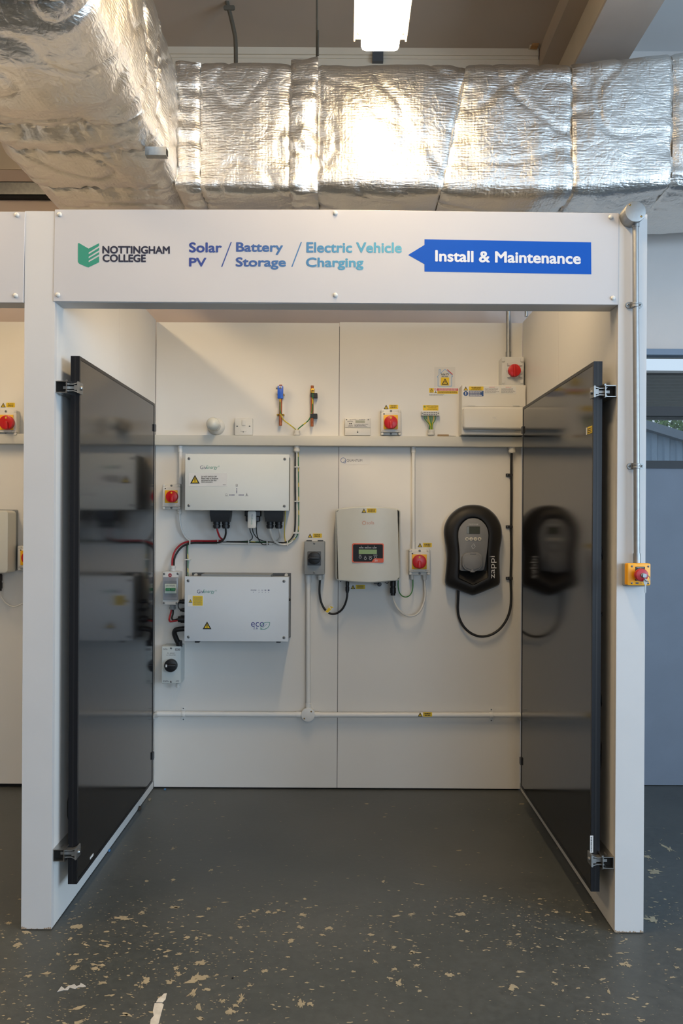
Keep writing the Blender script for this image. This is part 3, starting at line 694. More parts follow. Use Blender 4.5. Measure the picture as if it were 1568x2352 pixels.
# ================================================================== SOLAR PANELS ON THE SIDE WALLS
cell = bpy.data.materials.new('dark_solar_glass'); cell.use_nodes = True; nt = cell.node_tree; b = nt.nodes['Principled BSDF']
tc = nt.nodes.new('ShaderNodeTexCoord'); sp = nt.nodes.new('ShaderNodeSeparateXYZ'); nt.links.new(tc.outputs['Object'], sp.inputs[0])
def mth(op, a, v=None, b_=None):
    m = nt.nodes.new('ShaderNodeMath'); m.operation = op
    if isinstance(a, float): m.inputs[0].default_value = a
    else: nt.links.new(a, m.inputs[0])
    if b_ is not None: nt.links.new(b_, m.inputs[1])
    elif v is not None: m.inputs[1].default_value = v
    return m.outputs[0]
wy = mth('FRACT', mth('DIVIDE', sp.outputs['Y'], 0.0165)); wl2 = mth('LESS_THAN', wy, 0.07)          # cell wires
wz = mth('FRACT', mth('DIVIDE', sp.outputs['Z'], 0.012)); wz2 = mth('LESS_THAN', wz, 0.35)          # solder dots on the wires
dots = mth('MULTIPLY', wl2, None, wz2)
mx = nt.nodes.new('ShaderNodeMix'); mx.data_type = 'RGBA'; mx.inputs[6].default_value = lin('#0d0c0e'); mx.inputs[7].default_value = lin('#6a6462')
nt.links.new(mth('MULTIPLY', dots, 0.5), mx.inputs[0]); nt.links.new(mx.outputs[2], b.inputs['Base Color'])
b.inputs['Roughness'].default_value = 0.09; b.inputs['IOR'].default_value = 1.6
nz = nt.nodes.new('ShaderNodeTexNoise'); nz.inputs['Scale'].default_value = 420; nt.links.new(tc.outputs['Object'], nz.inputs['Vector'])
bp = nt.nodes.new('ShaderNodeBump'); bp.inputs['Strength'].default_value = 0.04; bp.inputs['Distance'].default_value = 0.001
nt.links.new(nz.outputs[0], bp.inputs['Height']); nt.links.new(bp.outputs[0], b.inputs['Normal'])

PY0, PY1 = 2.564, 3.585
def solar_panel(label, xin, xout, z0, z1):
    s = 1 if xout > xin else -1
    t = thing('photovoltaic_module', label, 'solar panel', ((xin+xout)/2, PY0, z0), 'solar panels on the bay side walls')
    a, c = sorted((xin, xout)); fw = 0.011
    M().box(a, c, PY0, PY0+fw, z0, z1).build('frame_upright', frame_blk, t, 0)
    M().box(a, c, PY1-fw, PY1, z0, z1).build('frame_upright', frame_blk, t, 0)
    M().box(a, c, PY0+fw, PY1-fw, z1-fw, z1).build('frame_rail', frame_blk, t, 0)
    M().box(a, c, PY0+fw, PY1-fw, z0, z0+fw).build('frame_rail', frame_blk, t, 0)
    # groove down the front edge of the frame
    g0, g1 = sorted((xin+s*0.011, xin+s*0.017)); M().box(g0, g1, PY0-0.0006, PY0+0.002, z0+0.002, z1-0.002).build('frame_groove', black_pl, t, 0)
    x0, x1 = sorted((xin+s*0.0015, xin+s*0.006)); M().box(x0, x1, PY0+fw, PY1-fw, z0+fw, z1-fw).build('glass', cell, t, 0)
    return t
pL = solar_panel('black solar panel on the left wall of the bay', -0.868, -0.897, 0.1275, 1.8565)
pR = solar_panel('black solar panel with a yellow label on the right wall', 0.8135, 0.842, 0.113, 1.848)
def on_side(mm, x, ya, yb, za, zb, s):      # thin sticker on a side plane facing -s
    a, c = sorted((x, x-s*0.0006)); return mm.box(a, c, ya, yb, za, zb)
zz = P(1352, 989, 2.62)[1]
lab = on_side(M(), 0.8143, 2.578, 2.628, zz-0.012, zz+0.012, 1).build('yellow_label', yel_lab, pR, 0)
on_side(M(), 0.8140, 2.632, 2.642, zz-0.012, zz+0.012, 1).build('white_label', white_lab, pR, 0)
for k in range(3): on_side(M(), 0.8136, 2.584, 2.622, zz-0.008+k*0.006, zz-0.006+k*0.006, 1).build('print', ink, lab, 0)
x0, z1_ = P(1354.5, 1919, PY0); x1, z0_ = P(1361.5, 1958, PY0)
st = M().box(x0, x1, PY0-0.0012, PY0-0.0006, z0_, z1_).build('barcode_sticker', white_lab, pR, 0)
q = M(); z = z0_+0.004
while z < z1_-0.004:
    h_ = random.uniform(0.0006, 0.0022); q.box(x0+0.002, x1-0.004, PY0-0.0016, PY0-0.0012, z, z+h_); z += h_+random.uniform(0.0008, 0.002)
q.build('barcode', ink, st, 0, kind='stuff')
on_side(M(), -0.8685, 2.70, 2.735, 0.150, 0.158, -1).build('small_label', white_lab, pL, 0)

def rail(label, xi, s, zc):
    t = thing('mounting_rail', label, 'rail', (xi+s*-0.018, 2.53, zc), 'aluminium panel mounting rails')
    w_, h_ = 0.037, 0.038; a, c = sorted((xi-s*0.0005, xi-s*w_)); y0, y1 = 2.528, 3.62; th = 0.0025
    M().box(a, c, y0, y1, zc+h_/2-th, zc+h_/2).box(a, c, y0, y1, zc-h_/2, zc-h_/2+th).box(a, a+th, y0, y1, zc-h_/2+th, zc+h_/2-th).box(c-th, c, y0, y1, zc-h_/2+th, zc+h_/2-th).build('extrusion', alu_rail, t, 0)
    M().box(a+th, c-th, y0+0.02, y1-0.001, zc-h_/2+th, zc+h_/2-th).build('bore', dark_gap, t, 0)
    lipx = c if s < 0 else a
    for sg in (1, -1): M().box(lipx-0.003, lipx+0.003, y0, y1, zc+sg*h_/2-0.0015, zc+sg*h_/2+0.0025*sg+0.0015).build('lip', alu_rail, t, 0)
    return t
rl_specs = [('upper rail behind the left solar panel', XLi, -1, P(133, 888, 2.528)[1]), ('lower rail behind the left solar panel', XLi, -1, P(133, 1965, 2.528)[1]),
            ('upper rail behind the right solar panel', XRi, 1, P(1406, 898, 2.528)[1]), ('lower rail behind the right solar panel', XRi, 1, P(1398, 1982, 2.528)[1])]
for l_, xi, s, zc in rl_specs: rail('aluminium '+l_, xi, s, zc)
def clamp(label, s, xin, xout, zc, front=True):
    """end clamp: a folded steel strap from the rail round the panel edge with a bolt"""
    y = PY0 if front else PY1; e = -1 if front else 1; hz = 0.016
    t = thing('panel_clamp', label, 'clamp', ((xin+xout)/2, y, zc-hz), 'panel end clamps')
    if front:
        yo = y-0.016; w_ = 0.0035
        rail_x = xout+s*0.006
        # wings bending out from the rail, waist, and the lip that hooks over the glass side
        for sg in (1, -1):
            prof = [(rail_x+s*0.010, zc+sg*0.023), (rail_x+s*0.002, zc+sg*0.013), (xin+s*0.012, zc+sg*0.012), (xin-s*0.003, zc+sg*0.017), (xin-s*0.003, zc+sg*0.0135), (xin+s*0.013, zc+sg*0.0085), (rail_x, zc+sg*0.0095), (rail_x+s*0.008, zc+sg*0.0205)]
            M().prism(prof, yo-0.008, y-0.001).build('wing', bright_steel, t, 0)
        a, c = sorted((xin+s*0.004, rail_x+s*0.012)); M().box(a, c, yo-0.002, y-0.002, zc-0.0045, zc+0.0045).build('bolt_shank', bright_steel, t, 0)
        a, c = sorted((xin-s*0.007, xin-s*0.001)); M().prism(rr(a, zc-0.019, c, zc+0.019, 0.002, 2), yo-0.010, y+0.016).build('hook_plate', bright_steel, t)
        M().lathe((xin-s*0.007, y-0.006, zc), [(0.008, 0), (0.008, -s*0.003), (0.0055, -s*0.006)] if True else [], 'X', 12).build('bolt_head', steel, t)
        a, c = sorted((xin-s*0.006, xin+s*0.010)); M().box(a, c, yo-0.006, yo-0.003, zc-0.008, zc+0.008).build('face_tab', bright_steel, t, 0)
    else:
        a, c = sorted((xin-s*0.005, xout+s*0.004)); M().prism(rr(a, zc-hz, c, zc+hz, 0.003, 2), y+0.0005, y+0.006).build('cheek', dk_grey, t, 0)
        a, c = sorted((xin-s*0.005, xin-s*0.0005)); M().box(a, c, y-0.016, y+0.0005, zc-hz, zc+hz).build('hook_plate', dk_grey, t, 0)
    return t
zs = [q[3] for q in rl_specs]
clamp('bright clamp at the upper front of the left solar panel', -1, -0.868, -0.897, zs[0])
clamp('bright clamp at the lower front of the left solar panel', -1, -0.868, -0.897, zs[1])
clamp('bright clamp at the upper front of the right solar panel', 1, 0.8135, 0.842, zs[2])
clamp('bright clamp at the lower front of the right solar panel', 1, 0.8135, 0.842, zs[3])
clamp('dark clamp at the upper rear of the left solar panel', -1, -0.868, -0.897, P(352, 983, PY1)[1], False)
clamp('dark clamp at the lower rear of the left solar panel', -1, -0.868, -0.897, P(352, 1735, PY1)[1], False)
clamp('dark clamp at the upper rear of the right solar panel', 1, 0.8135, 0.842, P(1199, 988, PY1)[1], False)
clamp('dark clamp at the lower rear of the right solar panel', 1, 0.8135, 0.842, P(1194, 1747, PY1)[1], False)
def cable(label, pts, r, m, YP=None, group=None, name='cable', n=8):
    return M().pipe(pts, r, YP, n).build(name, m, None, 60, label=label, cat='cable', group=group)
cable('black cable looping out behind the right solar panel', [(1379, 1255, 0), (1386, 1290, 0), (1394, 1325, 0), (1395, 1360, 0), (1390, 1392, 0), (1380, 1414, 0), (1370, 1425, 0)], 0.0034, black_rub, YP=2.66)
cable('black cable hanging low behind the right solar panel', [(1372, 1560, 0), (1379, 1600, 0), (1385, 1640, 0), (1383, 1700, 0), (1379, 1750, 0), (1372, 1790, 0)], 0.0034, black_rub, YP=2.66)
cable('black cable peeking out behind the left solar panel', [(166, 1800, 0), (158, 1835, 0), (156.5, 1860, 0), (158, 1880, 0), (166, 1900, 0)], 0.0034, black_rub, YP=2.66)

# ================================================================== TRUNKING ACROSS THE BACK WALL
TD = 0.052
tk = thing('cable_trunking', 'long white plastic trunking across the bay back wall', 'trunking', (0, YB-TD, P(780, 1024, YB-TD)[1]))
zt0, zt1 = P(776, 1024, YB-TD)[1], P(776, 1001, YB-TD)[1]
M().prism([(XLi+0.002, zt0), (XRi-0.002, zt0), (XRi-0.002, zt1), (XLi+0.002, zt1)], YB-TD, YB-0.0005, 0.002).build('body', white_pl2, tk, 30)
def gland(parent, x0, y0, x1, y1, d, m, ribs=3, name='gland'):
    """cable gland seen from the side: stacked rings with a vertical axis"""
    Y = YB-d; cx, zt = P((x0+x1)/2, y0, Y); zb = P((x0+x1)/2, y1, Y)[1]; R = (x1-x0)/2/F*Y; h = zt-zb
    prof = [(R*0.80, 0), (R*0.80, h*0.12), (R, h*0.14), (R, h*0.48), (R*0.84, h*0.5), (R*0.84, h*0.58), (R*0.95, h*0.6), (R*0.95, h*0.92), (R*0.75, h)]
    return M().lathe((cx, Y, zb), prof, 'Z', 14).build(name, m, parent, 40)
gland(tk, 674, 988, 689, 1001, 0.028, white_pl); gland(tk, 674, 1024, 689, 1039, 0.028, white_pl)
gland(tk, 981, 987, 998.5, 1001, 0.028, white_pl); gland(tk, 1167, 1025, 1183, 1041, 0.028, white_pl)
tk2 = thing('cable_trunking', 'white plastic trunking in the neighbouring bay at left edge', 'trunking', (-1.9, YB-TD, zt0))
M().prism([(-2.89, zt0+0.002), (XLo-0.002, zt0+0.002), (XLo-0.002, zt1+0.002), (-2.89, zt1+0.002)], YB-TD, YB-0.0005, 0.002).build('body', white_pl2, tk2, 30)

# ================================================================== ROTARY ISOLATORS
def rotary(parent, cx, cy, r, d, m, pointer=True, vert=True, t=0.022):
    kb = M().disc(cx, cy, r, d+t, t, bev=0.004).build('knob', m, parent, 40)
    w_ = r*0.22
    if vert: M().plate(cx-w_, cy-r*0.15, cx+w_, cy+r*0.92, d+t+0.011, 0.012, r=w_*0.8, bev=0.002).build('knob_grip', m, kb, 40)
    else: M().plate(cx-r*0.85, cy-w_, cx+r*0.85, cy+w_, d+t+0.011, 0.012, r=w_*0.8, bev=0.002).build('knob_grip', m, kb, 40)
    return kb
def red_isolator(label, x0, y0, x1, y1, d=0.062, group='red and yellow rotary isolators', open_end=None):
    t = wthing('rotary_isolator', label, 'isolator', (x0+x1)/2, y1, group)
    w_, h_ = x1-x0, y1-y0
    M().plate(x0, y0, x1, y1, d-0.022, d-0.0235, r=5, bev=0.003).build('base', white_pl, t, 40)
    M().plate(x0+0.8, y0+h_*0.115, x1-0.8, y1-h_*0.115, d, 0.024, r=2, bev=0.003).build('cover', white_pl, t, 40)
    for sx in (0, 1):
        for yy in (y0, y1-h_*0.13):
            xx = x0 if sx == 0 else x1-w_*0.16
            M().plate(xx+0.6, yy+0.6, xx+w_*0.16-0.6, yy+h_*0.13-0.6, d-0.004, 0.02, r=2.5, bev=0.003).build('corner_lug', white_pl, t, 40)
    cx = (x0+x1)/2
    screw(t, cx, y0+h_*0.065, 2.8, d-0.0215); screw(t, cx, y1-h_*0.065, 2.8, d-0.0215)
    kx, ky = cx-0.5+w_*0.0, y0+h_*0.49
    sq = w_*0.345
    M().plate(kx-sq, ky-sq, kx+sq, ky+sq, d+0.004, 0.0045, r=1, bev=0.001).build('yellow_plate', yel_pl, t, 40)
    k = rotary(t, kx+0.5, ky, w_*0.325, d+0.004, red_pl)
    M().plate(kx-1.2, ky-w_*0.26, kx+2.2, ky-w_*0.17, d+0.0262, 0.0004).build('off_mark', yel_lab, k, 0)
    M().plate(x0+w_*0.13, y0+h_*0.16, x0+w_*0.20, y0+h_*0.20, d+0.0004, 0.0004).build('lock_mark', ink, t, 0)
    lettering('ON', x0+w_*0.08, y1-h_*0.19, x0+w_*0.22, y1-h_*0.16, d+0.0004, ink_grey, t); lettering('IP65', x1-w_*0.24, y1-h_*0.19, x1-w_*0.08, y1-h_*0.16, d+0.0004, ink_grey, t)
    return t
iA = red_isolator('red and yellow rotary isolator left of the upper inverter', 372.5, 1111.6, 414.5, 1170.4)
gland(iA, 407, 1169, 418, 1181, 0.025, white_pl)
iB = red_isolator('red and yellow rotary isolator standing on trunking beside meter', 873.8, 940, 921.4, 1000)
iC = red_isolator('red and yellow rotary isolator between solar inverter and charger', 938.7, 1261, 988, 1321)
gland(iC, 941.7, 1320, 950.5, 1331, 0.025, white_pl); gland(iC, 969.5, 1320, 980, 1332, 0.025, white_pl)
iD = red_isolator('red and yellow isolator on trunking in the neighbouring bay', -12, 941, 38.5, 1000)
iE = red_isolator('red and yellow isolator half hidden behind the left post', 39.5, 1253, 88, 1311)
# grey enclosure with red knob, on the consumer unit
iF = wthing('rotary_isolator', 'grey isolator with bare red knob above the consumer unit', 'isolator', 1176, 884)
M().plate(1152, 819.5, 1203, 886, 0.075, 0.0745, r=3, bev=0.004).build('enclosure', grey_pl, iF, 40)
for yy in (822, 872):
    for xx in (1152.5, 1195): M().plate(xx, yy, xx+7, yy+9, 0.080, 0.02, r=2, bev=0.002).build('corner_lug', grey_pl, iF, 40)
M().poly([(1182+20*math.cos(math.radians(a)), 850+20*math.sin(math.radians(a))) for a in range(0, 360, 45)], 0.082, 0.008, bev=0.002).build('octagonal_surround', grey_pl, iF, 40)
for a in range(45, 360, 90): M().plate(1182+19*math.cos(math.radians(a))-3, 850+19*math.sin(math.radians(a))-3, 1182+19*math.cos(math.radians(a))+3, 850+19*math.sin(math.radians(a))+3, 0.088, 0.01, r=1, bev=0.001).build('guard_tab', grey_pl, iF, 40)
k = rotary(iF, 1182, 850, 14.5, 0.082, red_pl, vert=False); bpy.data.objects.remove(k.children[0])
M().plate(1179.5, 836.5, 1184.5, 863.5, 0.115, 0.012, r=1.5, bev=0.002).build('knob_grip', red_pl, k, 40)
# grey direct-current isolator with a black knob
iG = wthing('rotary_isolator', 'grey isolator with black knob left of the solar inverter', 'isolator', 722, 1320)
M().plate(698.6, 1243.5, 745.6, 1320, 0.078, 0.0775, r=2.5, bev=0.003).build('enclosure', mid_grey, iG, 40)
M().plate(706, 1266.5, 737, 1298.5, 0.083, 0.006, r=1.5, bev=0.001).build('knob_plate', dk_grey, iG, 40)
k = rotary(iG, 721.3, 1282, 14.6, 0.083, black_pl, vert=False); M().disc(711, 1282.5, 2.4, 0.1065, 0.001).build('white_mark', white_lab, k, 0)
screw(iG, 721.5, 1248, 2.8, 0.078); screw(iG, 721.5, 1315.5, 2.8, 0.078)
for xx in (703, 729): M().plate(xx, 1240.8, xx+13, 1244, 0.05, 0.03, r=1.5).build('knockout_cap', black_pl, iG, 40)
gland(iG, 728.6, 1320, 741.5, 1332, 0.04, white_pl)
# array isolator low at the left
iH = wthing('array_isolator', 'pale grey isolator box with black knob under the battery', 'isolator', 396, 1570)
M().plate(371, 1484.5, 415, 1570, 0.09, 0.0895, r=2, bev=0.003).build('enclosure', mat('pale_green_grey_plastic', '#bfc5c3', 0.45, var=0.01), iH, 40)
k = rotary(iH, 391, 1529.6, 14.8, 0.09, black_pl, vert=False); M().plate(380, 1526.5, 383.5, 1532.5, 0.1245, 0.001).build('white_mark', white_lab, k, 0)
screw(iH, 393, 1489, 2.6, 0.09); screw(iH, 392.5, 1566, 2.6, 0.09)
lettering('PV ARRAY', 384, 1499, 402, 1502, 0.0905, ink_grey, iH); lettering('D.C. ISOLATOR', 382, 1503.5, 403, 1506, 0.0905, ink_grey, iH)
M().plate(402, 1489.5, 413.5, 1494.5, 0.0905, 0.0004).build('maker_badge', ink_grey, iH, 0); lettering('IMO', 403.5, 1490.3, 412, 1493.8, 0.0912, white_lab, iH)
lines_of_print(374.5, 1489, 386, 1493, 2, 0.0905, ink_grey, iH, centre=False); lines_of_print(374.5, 1562, 388, 1567, 2, 0.0905, ink_grey, iH, centre=False); lines_of_print(403, 1562, 412, 1567, 2, 0.0905, ink_grey, iH)
gland(iH, 403.6, 1569, 413.5, 1579, 0.05, white_pl)

# ================================================================== WALL STICKERS
wall_sticker('yellow warning label above the isolator beside the meter', 881, 929.5, 914, 939.5, 2)
wall_sticker('yellow warning label above the grey black-knobbed isolator', 706.5, 1225.5, 739, 1235, 3)
wall_sticker('yellow warning label above isolator beside the charger', 958.6, 1247, 991.4, 1257, 2)
wall_sticker('yellow warning label under the solar inverter', 805, 1343.5, 838, 1353, 3)
wall_sticker('yellow warning label above the isolator in the neighbouring bay', 1.5, 925, 34, 935.5, 3)
t = wthing('safety_label', 'yellow safety connection label above the earth block', 'label', 988, 943)
p = M().plate(971, 930.5, 1006.5, 942.8, 0.0012, 0.001, r=1).build('field', yel_lab, t, 0)
for i, s_ in enumerate(('SAFETY ELECTRICAL', 'CONNECTION', 'DO NOT REMOVE')):
    hw = (13, 9, 11)[i]; lettering(s_, 992.5-hw, 931.6+i*3.7, 992.5+hw, 934.2+i*3.7, 0.0018, ink, p)
M().plate(972.5, 933.5, 977.5, 934.6, 0.0018, 0.0004).plate(973.5, 935.6, 976.7, 936.6, 0.0018, 0.0004).plate(974.4, 931.8, 975.6, 933.6, 0.0018, 0.0004).build('earth_symbol', grn_wire, p, 0)
t = wthing('house_label', 'clear solar roof label with a blue house outline', 'label', 1021, 888)
M().plate(997, 843, 1045, 889, 0.0008, 0.0006).build('clear_film', clear_lab, t, 0)
hp = [(1005.5, 887), (1005.5, 866), (1003.8, 866), (1008, 861), (1008, 848.5), (1011.5, 848.5), (1011.5, 857.5), (1021.5, 848), (1039.5, 863.5), (1038, 866), (1036.8, 864.5), (1036.8, 887)]
q = M()
for i in range(len(hp)):
    a, c = Vector(hp[i]), Vector(hp[(i+1) % len(hp)]); n_ = (c-a).normalized(); n_ = Vector((-n_.y, n_.x))*0.55
    q.poly([tuple(a+n_), tuple(c+n_), tuple(c-n_), tuple(a-n_)], 0.0012, 0.0004)
q.build('house_outline', mat('pale_blue_ink', '#6fa6d6', 0.5, var=0), t, 0)
M().poly([(1025.8, 849.5), (1027, 848.2), (1039.6, 859.6), (1038.4, 861)], 0.0016, 0.0004).build('roof_panel_mark', red_lab, t, 0)
lettering('Solar PV', 1012, 857, 1031, 861.8, 0.0014, ink, t, bold=0.015); lettering('on roof', 1014, 862.3, 1029, 866, 0.0014, ink, t, bold=0.015)
p = M().plate(1012, 867, 1031.2, 885.5, 0.0014, 0.0006, r=1).build('hazard_square', yel_lab, t, 0)
triangle_mark(1014, 868.8, 1029.5, 883.3, 0.002, p)
t = wthing('notice_strip', 'wide red and yellow warning strip below the house label', 'label', 1018, 908)
M().plate(985, 891, 1051.5, 908.5, 0.0008, 0.0006).build('backing', white_lab, t, 0)
p = M().plate(985.3, 891.3, 996, 902, 0.0012, 0.0005).build('hazard_square', yel_lab, t, 0); triangle_mark(987, 892, 994.5, 898.5, 0.0018, p); lines_of_print(986.5, 899, 995, 902, 1, 0.0018, ink, p)
M().disc(999.8, 894.3, 2.9, 0.0012, 0.0005).build('prohibition_ring', red_lab, t, 0); M().disc(999.8, 894.3, 2.1, 0.0017, 0.0005).build('prohibition_field', white_lab, t, 0)
M().poly([(997.9, 892.9), (998.5, 892.2), (1001.7, 895.7), (1001.1, 896.4)], 0.0022, 0.0005).build('prohibition_bar', red_lab, t, 0)
triangle_mark(997, 897.8, 1003, 903, 0.0012, t)
p = M().plate(1003.8, 892, 1051.2, 897.8, 0.0012, 0.0005).build('red_bar', red_lab, t, 0); lines_of_print(1005, 892.6, 1050, 897.2, 2, 0.0018, white_lab, p)
p = M().plate(1003.8, 898.2, 1051.2, 904.3, 0.0012, 0.0005).build('yellow_bar', yel_lab, t, 0); lines_of_print(1005, 898.8, 1050, 903.8, 2, 0.0018, ink, p)
lines_of_print(985.5, 904.5, 1022, 908.3, 2, 0.0014, ink, t, centre=False, fill=0.35)
t = wthing('maker_label', 'clear label with a ring logo under the trunking', 'label', 815, 1068)
M().plate(780, 1048, 850, 1067, 0.0008, 0.0006).build('clear_film', mat('clear_film', '#d8d6d2', 0.35, var=0), t, 0)
q = M()
def ring(mm, cx, cy, r, w_, d, a0=0, a1=360, n=28):
    Y = YB-d; vs = []; fs = []
    for k in range(n+1):
        a = math.radians(a0+(a1-a0)*k/n)
        for rr2 in (r-w_/2, r+w_/2):
            x, z = P(cx+rr2*math.cos(a), cy+rr2*math.sin(a), Y); vs.append((x, Y, z))
    for k in range(n): fs.append((2*k, 2*k+1, 2*k+3, 2*k+2))
    return mm.add(vs, fs)
ring(q, 788, 1057.2, 5.6, 1.1, 0.0014, 60, 400); ring(q, 791.5, 1061.2, 2.4, 0.9, 0.0015); q.build('ring_logo', mat('slate_blue_ink', '#3d5a8c', 0.5, var=0), t, 0, recalc=False)
lettering('QUANTUM', 796, 1054.8, 831.5, 1061.2, 0.0014, mat('slate_ink', '#4a5157', 0.5, var=0), t)

# ================================================================== THINGS STANDING ABOVE THE TRUNKING
t = wthing('bulb_holder', 'white batten lampholder with a round opal bulb', 'lamp holder', 496, 1000)
x, z = P(496.5, 979.5, YB-0.01); k = 1/F*(YB-0.01)
M().lathe((x, YB-0.0005, z), [(19.5*k, 0), (19.5*k, -0.010), (17*k, -0.018), (12*k, -0.028), (11*k, -0.05), (9.5*k, -0.058)], n=28).build('base', white_pl, t, 40)
yb_ = YB-0.058; R = 15.2/F*(YB-0.10); bx, bz_ = P(488.8, 973.8, YB-0.105)
prof = [(0.012, 0.0), (0.013, -0.012), (0.019, -0.024)]
for a in range(-50, 91, 10): prof.append((max(R*math.cos(math.radians(a)), 0.0005), -0.047-R*math.sin(math.radians(a))))
opal = mat('opal_glass', '#d3d3c9', 0.25, var=0.01, coat=0.3)
bb = M().lathe((x, yb_, z), prof, n=28)
bb.v = [(vx+(bx-x)*min(max((yb_-vy)/0.047, 0), 1), vy, vz+(bz_-z)*min(max((yb_-vy)/0.047, 0), 1)) for vx, vy, vz in bb.v]
bb.build('bulb', opal, t, 60)
t = wthing('fused_spur', 'white square fused switch plate beside the opal bulb', 'switch plate', 559, 1000)
M().plate(538.8, 959.6, 579.6, 999.6, 0.034, 0.0335, r=2, bev=0.003).build('plate', white_pl, t, 40)
M().plate(554.8, 963.5, 563.6, 977.5, 0.0375, 0.004, r=1.5, bev=0.0015).build('rocker', white_pl, t, 40)
M().plate(551.8, 984, 565.5, 991.5, 0.0355, 0.002, r=1.5, bev=0.0008).build('fuse_carrier', white_pl, t, 40)
screw(t, 544.5, 979, 2, 0.034); screw(t, 573, 979, 2, 0.034); screw(t, 558.5, 991.8, 1.5, 0.0355)
# copper pipes
def copper_pipe(label, xc, y0, y1, saddles, m2, kind):
    t = wthing('copper_pipe', label, 'pipe', xc, y1, 'copper bonding pipes'); Y = YB-0.028
    x, za = P(xc, y0, Y); _, zb = P(xc, y1, Y)
    M().lathe((x, Y, zb), [(0.0055, 0.001), (0.0075, 0), (0.0075, za-zb), (0.0055, za-zb), (0.0055, za-zb-0.002)], 'Z', 16).build('pipe', copper, t, 40)
    for sy in saddles:
        z = P(xc, sy, Y)[1]
        if kind == 'brass':
            M().lathe((x, Y, z-0.004), [(0.0095, 0), (0.0095, 0.008)], 'Z', 16).build('pipe_ring', brass, t, 40)
            for sg in (-1, 1): M().lathe((x+sg*0.014, YB-0.036, z), [(0.0035, 0), (0.005, 0.004), (0.005, 0.012), (0.0035, 0.0355)], 'Y', 10).build('ring_foot', brass, t, 40)
        else:
            M().prism(rr(x-0.008, z-0.010, x+0.026, z+0.010, 0.002, 2), Y-0.011, YB-0.0005).build('pipe_clip', black_pl, t, 0)
    return t
c1 = copper_pipe('copper pipe with blue earth clamp above the trunking', 644.5, 884, 977.5, (906.5, 953), brass, 'brass')
M().plate(637, 886, 650, 915.5, 0.042, 0.012, r=2, bev=0.002).build('blue_clamp', blue_clear, c1, 40)
M().plate(640, 887.5, 647, 890, 0.0426, 0.001).build('clamp_print', white_lab, c1, 0)
x, z = P(633.5, 891.5, YB-0.035); M().lathe((x, YB-0.035, z), [(0.006, -0.0), (0.006, 0.012)], 'X', 12).build('clamp_bolt', bright_steel, c1, 40)
screw(c1, 643.5, 891, 2.5, 0.0425)
c2 = copper_pipe('copper pipe with brass lug and black clips', 716.8, 886, 979.5, (908.5, 955.5), brass, 'clip')
M().plate(712.6, 892, 722, 903.5, 0.042, 0.012, r=1.5, bev=0.002).build('brass_lug', brass, c2, 40); screw(c2, 718, 896.5, 2.6, 0.042, m=brass)
cable('green and yellow earth wire from the blue clamp', [(643, 914, 0.038), (643, 928, 0.036), (643.5, 945, 0.036), (650, 963, 0.034), (666, 976, 0.03), (677, 985, 0.028), (679.5, 990, 0.028)], 0.0028, earth_m, group='earth wires')
cable('green and yellow earth wire from the brass lug', [(718.2, 902, 0.038), (718, 920, 0.038), (717, 940, 0.037), (710, 963, 0.034), (694, 977, 0.03), (685, 985, 0.028), (683, 990, 0.028)], 0.0028, earth_m, group='earth wires')
# meter
t = wthing('electricity_meter', 'small white electricity meter standing on the trunking', 'meter', 821, 1000)
M().plate(791.8, 960.3, 850.8, 982.5, 0.05, 0.0495, r=1, bev=0.002).build('upper_case', white_pl, t, 40)
M().plate(791.8, 982.9, 850.8, 1000, 0.048, 0.0475, r=1, bev=0.002).build('terminal_cover', white_pl, t, 40)
M().plate(816, 965.5, 837.5, 971.5, 0.0506, 0.001).build('display', lcd_grey, t, 0)
q = lines_of_print(797, 966, 811, 969.5, 2, 0.0506, ink_grey, t); M().disc(803, 973.2, 1.3, 0.051, 0.0008, n=12).disc(806.4, 973.2, 1.3, 0.051, 0.0008, n=12).build('test_port', ink, t, 0)
lines_of_print(814, 973, 846, 981.5, 3, 0.0506, ink_grey, t, centre=False); lettering('ELECTROMETER', 803, 962.6, 818, 964.6, 0.0506, ink_grey, t); lines_of_print(824, 962.5, 840, 964.7, 1, 0.0506, ink_grey, t); lines_of_print(799, 976.5, 811, 980.5, 2, 0.0506, ink_grey, t)
for xx in (796, 845.5): screw(t, xx, 963.8, 1.4, 0.05)
screw(t, 821, 992.5, 1.8, 0.048, m=dk_grey); lettering('+', 820, 987.5, 822, 989.5, 0.0486, ink, t)
# earth terminal block and its wires
t = wthing('earth_block', 'grey earth terminal bar with screws above the trunking', 'terminal block', 988, 955)
M().plate(967.6, 944, 1008.8, 954.7, 0.03, 0.0295, r=1, bev=0.0015).build('bar', grey_pl, t, 40)
for i in range(8):
    screw(t, 973.8+i*4.0, 947.6, 1.4, 0.03); M().disc(973.8+i*4.0, 952, 1.3, 0.0305, 0.001, n=10).build('wire_hole', dk_grey, t, 0)
for xx in (970, 1006.3): screw(t, xx, 949, 1.6, 0.03)
for i in range(7):
    u = i/6; xa = 974.5+u*25; xb = 985.5+u*8.5
    cable('%s earth wire from the terminal bar, counted from its left end' % ('first', 'second', 'third', 'fourth', 'fifth', 'sixth', 'seventh')[i], [(xa, 954, 0.022), (xa+0.6, 962, 0.026), (xb-0.3+(0.5-u), 976, 0.03), (xb, 988, 0.028)], 0.0019, (grn_wire, earth_m, yel_wire, grn_wire, grn_wire, yel_wire, grn_wire)[i], group='earth wires at the terminal bar', name='earth_wire')
